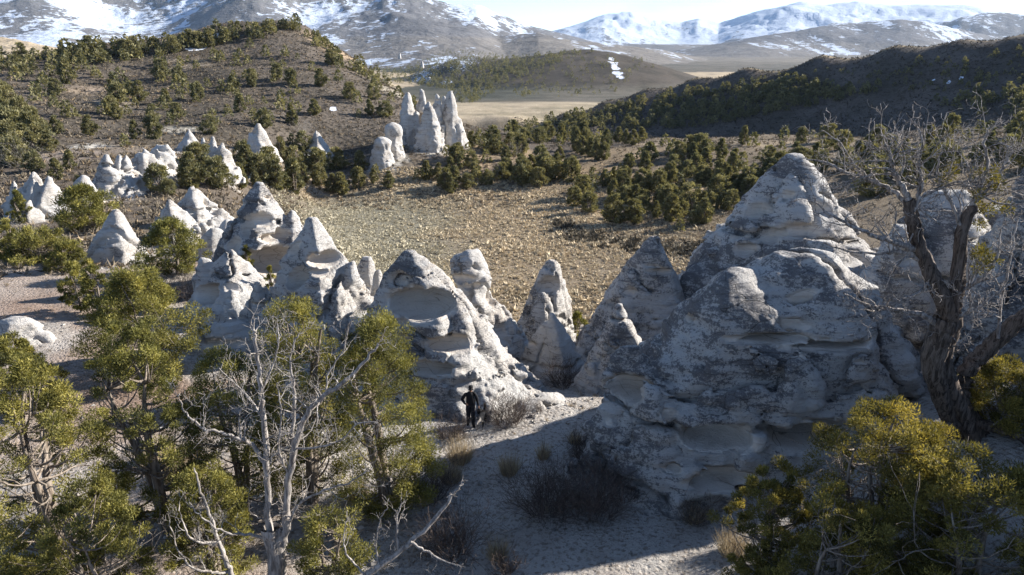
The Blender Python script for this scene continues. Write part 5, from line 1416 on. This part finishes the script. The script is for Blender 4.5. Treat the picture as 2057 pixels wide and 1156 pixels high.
# ---------------------------------------------------------------- leafless shrubs and dry grass clumps around the saddle
def shrub_mesh(seed, R, H, n, depth=1):
    r_ = np.random.default_rng(seed); tb = Tubes()
    for _ in range(n):
        a = r_.uniform(0, 6.28); b = R * 0.45 * math.sqrt(r_.random())
        p = np.array([math.cos(a) * b, math.sin(a) * b, -0.05])
        o = r_.uniform(0.1, 0.9)
        d = np.array([math.cos(a) * o, math.sin(a) * o, 1.0 - 0.35 * o]) + r_.normal(size=3) * 0.2
        grow(tb, r_, p, d, math.hypot(R * 0.7 * o, H) * r_.uniform(0.6, 1.05), 0.010, depth, 0.25, 0.4, (4, 7), 0.75, 0.0045, 3)
    me = tb.mesh('twigs')
    add_attr(me, 'tint', np.repeat(np.random.default_rng(seed).random(len(me.vertices) // 3 + 1), 3)[:len(me.vertices)])
    return me
def grass_mesh(seed, R, H, n):
    r_ = np.random.default_rng(seed)
    a = r_.uniform(0, 6.28, n); b = R * 0.5 * np.sqrt(r_.random(n))
    c = np.stack([np.cos(a) * b, np.sin(a) * b, np.full(n, -0.03)], 1)
    d = np.stack([np.cos(a) * 0.55 * r_.random(n), np.sin(a) * 0.55 * r_.random(n), np.ones(n)], 1) + r_.normal(size=(n, 3)) * 0.16
    d /= np.linalg.norm(d, axis=1, keepdims=True)
    V, F = blades(c, d, H * r_.uniform(0.5, 1.1, n), 0.016 * r_.uniform(0.6, 1.3, n), r_)
    me = mesh_from('blades', V, F, False); add_attr(me, 'tint', np.repeat(r_.random(n), 3)); return me
def small(kind, label, px, py, w, h, seed, n, ymin=0.0, mat=None, Y=None):
    q = hit(px, py, ymin) if Y is None else np.append(P(px, py, Y)[:2], 0.0)
    if Y is not None: q[2] = ground_z(q[0], q[1])
    m = math.dist(q, (0, 0, CAMZ)) / FPX
    R, H = w * m / 2, h * m
    if kind == 'shrub': me, nm, cat, mt = shrub_mesh(seed, R, H, n), 'bare_shrub', 'shrub', M['twig']
    else: me, nm, cat, mt = grass_mesh(seed, R, H, n), 'grass_clump', 'grass', M['straw']
    TREES.append((q[0], q[1], R))
    return tag(obj(nm, me, mat or mt, None, q), label, cat)
small('shrub', 'big dark leafless shrub in the middle of the path, left half', 1100, 1030, 150, 85, 1, 130)
small('shrub', 'big dark leafless shrub in the middle of the path, right half', 1190, 1035, 150, 95, 2, 130)
small('shrub', 'dark leafless shrub beside the dog', 1022, 850, 100, 52, 3, 100)
small('shrub', 'small dark shrub against the foot of the huge rock', 1172, 925, 80, 48, 4, 70)
small('shrub', 'dark shrub in the shade below the small white cone', 1130, 775, 80, 44, 5, 70)
small('shrub', 'low dark shrub in shade left of the person', 905, 880, 90, 34, 6, 80)
small('shrub', 'tiny bare twiggy bush on the white rock apron', 1082, 828, 24, 20, 7, 14)
small('shrub', 'grey shrub tucked under the base of the huge rock', 1255, 1005, 70, 46, 8, 60)
small('shrub', 'pinkish bare shrub below the round juniper', 370, 600, 60, 46, 9, 70)
small('shrub', 'dark bare shrub in shade at the bottom, left of the path', 910, 1110, 140, 80, 10, 110)
small('shrub', 'brown bare shrub below the dense green juniper', 860, 1000, 110, 70, 11, 100)
small('shrub', 'small dark shrub at the bottom edge of the path', 1018, 1150, 44, 40, 12, 40)
small('shrub', 'bare shrub at the foot of the bronze junipers', 1400, 1050, 60, 44, 13, 50)
small('shrub', 'bare shrub growing on top of the huge dark rock', 1590, 520, 60, 34, 14, 40, Y=23.0)
small('grass', 'tan grass clump in the middle of the path', 1022, 950, 56, 48, 1, 420)
small('grass', 'small dry grass clump right of the tan one', 1092, 920, 40, 38, 2, 300)
small('grass', 'golden grass patch left of the path, nearest the person', 925, 925, 80, 52, 3, 620)
small('grass', 'golden grass patch left of the path, lower one', 905, 965, 70, 46, 4, 520)
small('grass', 'pale grass clump beside the rock left of the person', 885, 820, 64, 40, 5, 420)
small('grass', 'pale grass patch in sun behind the bare dead tree', 370, 960, 130, 70, 6, 900)
small('grass', 'second pale grass patch in sun, closer to the tall open juniper', 320, 930, 90, 60, 7, 700)
small('grass', 'bleached grass clump left of the dense green juniper', 715, 1000, 70, 52, 8, 480)
small('grass', 'thin grass clump against the huge rock', 1155, 890, 40, 34, 9, 240)
small('grass', 'dull grass clump near the bottom of the path', 1000, 1120, 60, 46, 10, 360)
small('grass', 'dull grass clump beside the bronze junipers', 1470, 1110, 90, 50, 11, 500)
small('grass', 'dull grass clump under the huge rock', 1390, 1045, 70, 40, 12, 400)

M['greytwig'] = mat_tint('bleached_twigs', (0.22, 0.20, 0.175), (0.46, 0.42, 0.375), 0.0)
for i, (px, py, w, h, lab) in enumerate([(610, 268, 30, 26, 'grey leafless bush left of the smallest notched tent rock'), (38, 335, 50, 46, 'grey leafless bush above the leftmost jagged tent rock'), (1032, 312, 26, 24, 'grey leafless bush on the spur right of the hoodoos'),
                                         (745, 330, 26, 20, 'grey leafless bush below the lowest hoodoo'), (60, 500, 56, 40, 'grey leafless bush on the left shelf below the yellow-grey juniper')]):
    small('shrub', lab, px, py, w, h, 40 + i, 46, 30.0, M['greytwig'])

# ---------------------------------------------------------------- the walker and the dog
def skin_body(name, J, E, root, sub=2):
    """J: name -> (pos, radius); E: pairs. One continuous surface."""
    names = list(J); idx = {n: i for i, n in enumerate(names)}
    me = bpy.data.meshes.new(name)
    me.from_pydata([J[n][0] for n in names], [(idx[a], idx[b]) for a, b in E], [])
    o = bpy.data.objects.new(name, me); COL.objects.link(o)
    sk = o.modifiers.new('skin', 'SKIN'); sk.use_smooth_shade = True; sk.branch_smoothing = 0.6
    for n in names:
        v = me.skin_vertices[0].data[idx[n]]
        r = J[n][1]; v.radius = (r, r) if np.isscalar(r) else r
        v.use_root = (n == root)
    ss = o.modifiers.new('subd', 'SUBSURF'); ss.levels = sub; ss.render_levels = sub
    dg = bpy.context.evaluated_depsgraph_get(); dg.update()
    ev = o.evaluated_get(dg); m2 = bpy.data.meshes.new_from_object(ev)
    bpy.data.objects.remove(o); bpy.data.meshes.remove(me)
    m2.name = name
    for p in m2.polygons: p.use_smooth = True
    return m2
def coords(me):
    co = np.empty(len(me.vertices) * 3, np.float32); me.vertices.foreach_get('co', co); return co.reshape(-1, 3)

def mat_vcol(name, rough=0.85):
    t = NT(name); n = t.noise(t.pos(), 40.0, 3); c = t.attr('col')
    c = t.mix(t.ramp(n, 0.35, 0.65, 0, 0.4), c, t.mix(1.0, c, (0.6, 0.6, 0.6), 'MULTIPLY'))
    return t.done(t.bsdf(c, rough, t.bump(n, 0.3, 0.01), 0.2))
M['cloth'] = mat_vcol('dark_clothing_and_skin'); M['fur'] = mat_vcol('dog_fur', 0.9)
M['black'] = mat_plain('black_fabric', (0.012, 0.012, 0.013)); M['eye'] = mat_plain('eye_dark', (0.01, 0.008, 0.006), 0.3)

pq = P(946, 853, 24.6); pq[2] = ground_z(pq[0], pq[1])
J = dict(pelvis=((0, 0, .96), (.185, .14)), spine=((0, -.02, 1.14), (.195, .15)), chest=((.0, -.05, 1.36), (.215, .16)), neck=((.01, -.085, 1.53), .062), jaw=((.015, -.12, 1.61), (.072, .08)), skull=((.02, -.115, 1.72), (.080, .095)), nose=((.02, -.215, 1.655), .016),
         s1=((-.18, -.05, 1.43), .085), e1=((-.33, .0, 1.16), .070), w1=((-.22, -.20, 1.07), .046), h1=((-.15, -.255, 1.06), (.045, .028)),
         s2=((.18, -.05, 1.43), .085), e2=((.265, .0, 1.15), .066), w2=((.30, -.08, .92), .044), h2=((.325, -.13, .84), (.030, .045)),
         hip1=((-.095, .0, .90), .125), k1=((-.095, -.03, .50), .095), a1=((-.10, .05, .11), .072), t1=((-.14, -.13, .05), .045),
         hip2=((.095, .0, .90), .125), k2=((.085, -.13, .52), .095), a2=((.09, -.11, .10), .072), t2=((.125, -.32, .05), .045))
E = [('pelvis', 'spine'), ('spine', 'chest'), ('chest', 'neck'), ('neck', 'jaw'), ('jaw', 'skull'), ('jaw', 'nose'), ('chest', 's1'), ('s1', 'e1'), ('e1', 'w1'), ('w1', 'h1'), ('chest', 's2'), ('s2', 'e2'), ('e2', 'w2'), ('w2', 'h2'),
     ('pelvis', 'hip1'), ('hip1', 'k1'), ('k1', 'a1'), ('a1', 't1'), ('pelvis', 'hip2'), ('hip2', 'k2'), ('k2', 'a2'), ('a2', 't2')]
for hn, base, dirv, side in (('h1', np.array((-.15, -.255, 1.06)), np.array((.75, -.5, -.2)), np.array((0.0, -.15, .9))), ('h2', np.array((.325, -.13, .84)), np.array((0.0, -.25, -.95)), np.array((0.0, -.95, .2)))):
    for f in range(4):
        o_ = side * (0.030 - 0.020 * f); ln = [.065, .075, .07, .055][f]
        a_ = base + dirv * .035 + o_; b_ = a_ + dirv * ln * .55; c_ = b_ + (dirv * .6 + np.array((-.3 if hn == 'h1' else 0, .6, 0))) * ln * .45
        J[f'{hn}a{f}'] = (tuple(a_), .011); J[f'{hn}b{f}'] = (tuple(b_), .010); J[f'{hn}c{f}'] = (tuple(c_), .009)
        E += [(hn, f'{hn}a{f}'), (f'{hn}a{f}', f'{hn}b{f}'), (f'{hn}b{f}', f'{hn}c{f}')]
    a_ = base + side * .045 - dirv * .005; b_ = a_ + side * .025 + dirv * .03
    J[hn + 'th'] = (tuple(a_), .012); J[hn + 'ti'] = (tuple(b_), .010); E += [(hn, hn + 'th'), (hn + 'th', hn + 'ti')]
bm_ = skin_body('body', J, E, 'pelvis')
co = coords(bm_)
cc = np.tile(np.array((0.018, 0.018, 0.021)), (len(co), 1))
cc[co[:, 2] < 0.94] = (0.026, 0.026, 0.03); cc[co[:, 2] < 0.14] = (0.018, 0.015, 0.013)
skin = (co[:, 2] > 1.545) | (np.linalg.norm(co - np.array((-.15, -.255, 1.06)), axis=1) < .055) | (np.linalg.norm((co - np.array((.325, -.15, .82))) * [1, 1, .8], axis=1) < .07)
cc[skin] = (0.30, 0.175, 0.12)
add_attr(bm_, 'col', cc)
man = thing('person', 'person in black clothes and cap walking towards the camera beside the dog', 'person', pq, 0.10)
obj('body', bm_, M['cloth'], man)
# cap: dome and brim; eyes
bmx = bmesh.new(); bmesh.ops.create_uvsphere(bmx, u_segments=18, v_segments=10, radius=1.0)
bmesh.ops.delete(bmx, geom=[v for v in bmx.verts if v.co.z < -0.12], context='VERTS')
for v in bmx.verts: v.co = Vector((v.co.x * .098 + .02, v.co.y * .118 - .115, v.co.z * .10 + 1.725))
capm = bpy.data.meshes.new('cap'); bmx.to_mesh(capm); bmx.free()
cap = obj('cap', capm, M['black'], man)
a = np.linspace(math.pi * 1.12, math.pi * 1.88, 13)
top = np.stack([.02 + .095 * np.cos(a), -.125 + .105 * np.sin(a), np.full(13, 1.722)], 1); out_ = np.stack([.02 + .10 * np.cos(a), -.14 + .19 * np.sin(a), 1.705 - .02 * np.abs(np.cos(a))], 1)
V = np.concatenate([top, out_, top - [0, 0, .008], out_ - [0, 0, .008]]); F = []
for i in range(12): F += [(i, i + 1, 14 + i, 13 + i), (26 + i + 1, 26 + i, 39 + i, 40 + i), (13 + i, 14 + i, 40 + i, 39 + i)]
obj('brim', mesh_from('brim', V, np.array(F)), M['black'], cap)
for sx in (-1, 1):
    bmx = bmesh.new(); bmesh.ops.create_icosphere(bmx, subdivisions=1, radius=.012)
    for v in bmx.verts: v.co += Vector((.02 + sx * .032, -.205, 1.685))
    em = bpy.data.meshes.new('eye'); bmx.to_mesh(em); bmx.free(); obj('eye', em, M['eye'], man)
# the dark bag held in the lowered hand
tb = Tubes(); h = np.linspace(0, 1, 9)
tb.add(np.stack([0 * h + .01 * np.sin(5 * h), 0 * h, -h * .27], 1), .02 + .075 * np.sin(np.clip(h * 1.02, 0, 1) * math.pi) ** 0.6, 12)
R0 = Matrix.Rotation(0.10, 3, 'Z') @ Vector((.325, -.16, .80))
bag = obj('pouch', tb.mesh('pouch'), M['black'], None, (pq[0] + R0.x, pq[1] + R0.y, pq[2] + R0.z + .03))
tag(bag, 'dark pouch hanging from the walking person\'s lowered hand', 'bag')

dq = P(966, 858, 24.3); dq[2] = ground_z(dq[0], dq[1])
JD = dict(pel=((.05, .36, .53), .115), mid=((.03, .12, .53), .125), chest=((0, -.12, .52), (.13, .155)), neck=((-.02, -.29, .57), .10), head=((-.04, -.40, .56), (.088, .080)), muz=((-.05, -.52, .49), .045), tip=((-.052, -.575, .47), .032),
          ear1=((-.10, -.37, .63), .030), ear1t=((-.115, -.36, .70), .010), ear2=((.025, -.37, .63), .030), ear2t=((.035, -.36, .70), .010),
          tl1=((.07, .47, .60), .045), tl2=((.09, .52, .74), .055), tl3=((.08, .46, .87), .050), tl4=((.07, .38, .90), .02))
ED = [('pel', 'mid'), ('mid', 'chest'), ('chest', 'neck'), ('neck', 'head'), ('head', 'muz'), ('muz', 'tip'), ('head', 'ear1'), ('ear1', 'ear1t'), ('head', 'ear2'), ('ear2', 'ear2t'), ('pel', 'tl1'), ('tl1', 'tl2'), ('tl2', 'tl3'), ('tl3', 'tl4')]
for i, sx in enumerate((-1, 1)):
    st = .07 * sx
    JD.update({f'f{i}a': ((sx * .10, -.14, .40), .065), f'f{i}b': ((sx * .10, -.10 + st * .5, .31), .045), f'f{i}c': ((sx * .10, -.16 + st, .15), .030), f'f{i}d': ((sx * .10, -.17 + st, .045), .028), f'f{i}e': ((sx * .10, -.23 + st, .03), .028),
               f'r{i}a': ((sx * .10 + .04, .34, .44), .080), f'r{i}b': ((sx * .11 + .04, .23 - st, .33), .055), f'r{i}c': ((sx * .10 + .04, .42 - st, .20), .030), f'r{i}d': ((sx * .10 + .04, .39 - st, .045), .026), f'r{i}e': ((sx * .10 + .04, .33 - st, .03), .027)})
    ED += [('chest', f'f{i}a'), (f'f{i}a', f'f{i}b'), (f'f{i}b', f'f{i}c'), (f'f{i}c', f'f{i}d'), (f'f{i}d', f'f{i}e'), ('pel', f'r{i}a'), (f'r{i}a', f'r{i}b'), (f'r{i}b', f'r{i}c'), (f'r{i}c', f'r{i}d'), (f'r{i}d', f'r{i}e')]
dm = skin_body('body', JD, ED, 'mid')
co = coords(dm)
nz = fbm(co[:, 0] * 14, co[:, 1] * 14, co[:, 2] * 14, 3, 5)
cc = np.tile(np.array((0.022, 0.022, 0.024)), (len(co), 1)) * (1 + 0.8 * nz[:, None])
pale = smooth(-.36, -.46, co[:, 1] + .05 * nz) * smooth(.62, .56, co[:, 2]) + smooth(-.16, -.24, co[:, 1] + .05 * nz) * smooth(.50, .42, co[:, 2]) + smooth(.16, .10, co[:, 2]) * 0.8 + smooth(.035, .015, np.abs(np.abs(co[:, 0] + .035) - .085)) * smooth(-.26, -.32, co[:, 1]) * 0.7
cc = cc * (1 - np.clip(pale, 0, 1)[:, None]) + np.array((0.33, 0.30, 0.27)) * np.clip(pale, 0, 1)[:, None]
cc[np.linalg.norm(co - np.array((-.052, -.60, .48)), axis=1) < .03] = (0.01, 0.01, 0.01)
add_attr(dm, 'col', cc)
dog = thing('dog', 'shaggy black dog with pale face and raised tail walking beside the person', 'dog', dq, -0.15)
obj('body', dm, M['fur'], dog)
for sx in (-1, 1):
    bmx = bmesh.new(); bmesh.ops.create_icosphere(bmx, subdivisions=1, radius=.011)
    for v in bmx.verts: v.co += Vector((-.042 + sx * .036, -.478, .575))
    em = bpy.data.meshes.new('eye'); bmx.to_mesh(em); bmx.free(); obj('eye', em, M['eye'], dog)

# ---------------------------------------------------------------- loose stones on the dust
r_ = np.random.default_rng(88)
def stone_mesh(seed):
    bmx = bmesh.new(); bmesh.ops.create_icosphere(bmx, subdivisions=2, radius=1.0)
    rr = np.random.default_rng(seed); ax = rr.normal(size=(9, 3)); ax /= np.linalg.norm(ax, axis=1, keepdims=True); lim = rr.uniform(.55, .9, 9)
    for v in bmx.verts:
        p = np.array(v.co)
        for a_, l_ in zip(ax, lim):
            k = p @ a_
            if k > l_: p = p - a_ * (k - l_)
        v.co = Vector(p * np.array((1, .8, .6)))
    me = bpy.data.meshes.new('loose_stone'); bmx.to_mesh(me); bmx.free()
    add_attr(me, 'cav', np.zeros(len(me.vertices))); add_attr(me, 'lich', np.full(len(me.vertices), .1))
    me.materials.append(M['rock']); return me
stones = [stone_mesh(i) for i in range(5)]
for px, py, w, lab in [(1072, 838, 22, 'dark loose stone at the right end of the shrub beside the dog'), (1195, 850, 20, 'flat loose stone lying where the path meets the huge rock'), (1150, 855, 9, 'small loose stone on the path near the white apron')]:
    q = hit(px, py); s = w * math.dist(q, (0, 0, CAMZ)) / FPX / 2
    o = tag(obj('loose_stone', stones[w % 5], None, None, q), lab, 'stone'); o.scale = (s, s, s); o.rotation_euler = (0, 0, w)

# ---------------------------------------------------------------- the air: thin even haze that far slopes fade into
hz = bmesh.new(); bmesh.ops.create_cube(hz, size=1.0)
zmin, zmax = float(GZ.min()) - 1.0, float(GZ.max()) + 25.0
for v in hz.verts: v.co = Vector((v.co.x * 31400, v.co.y * 31400, zmin if v.co.z < 0 else zmax))
hme = bpy.data.meshes.new('haze'); hz.to_mesh(hme); hz.free()
hm = bpy.data.materials.new('thin_haze'); hm.use_nodes = True; hm.node_tree.nodes.clear()
ho = hm.node_tree.nodes.new('ShaderNodeOutputMaterial'); pv = hm.node_tree.nodes.new('ShaderNodeVolumePrincipled')
pv.inputs['Color'].default_value = (0.55, 0.75, 1.0, 1); pv.inputs['Density'].default_value = 2.4e-5; pv.inputs['Anisotropy'].default_value = 0.0
hm.node_tree.links.new(pv.outputs['Volume'], ho.inputs['Volume'])
hme.materials.append(hm)
tag(obj('haze', hme), 'thin blue haze in the air', None, None, 'stuff')
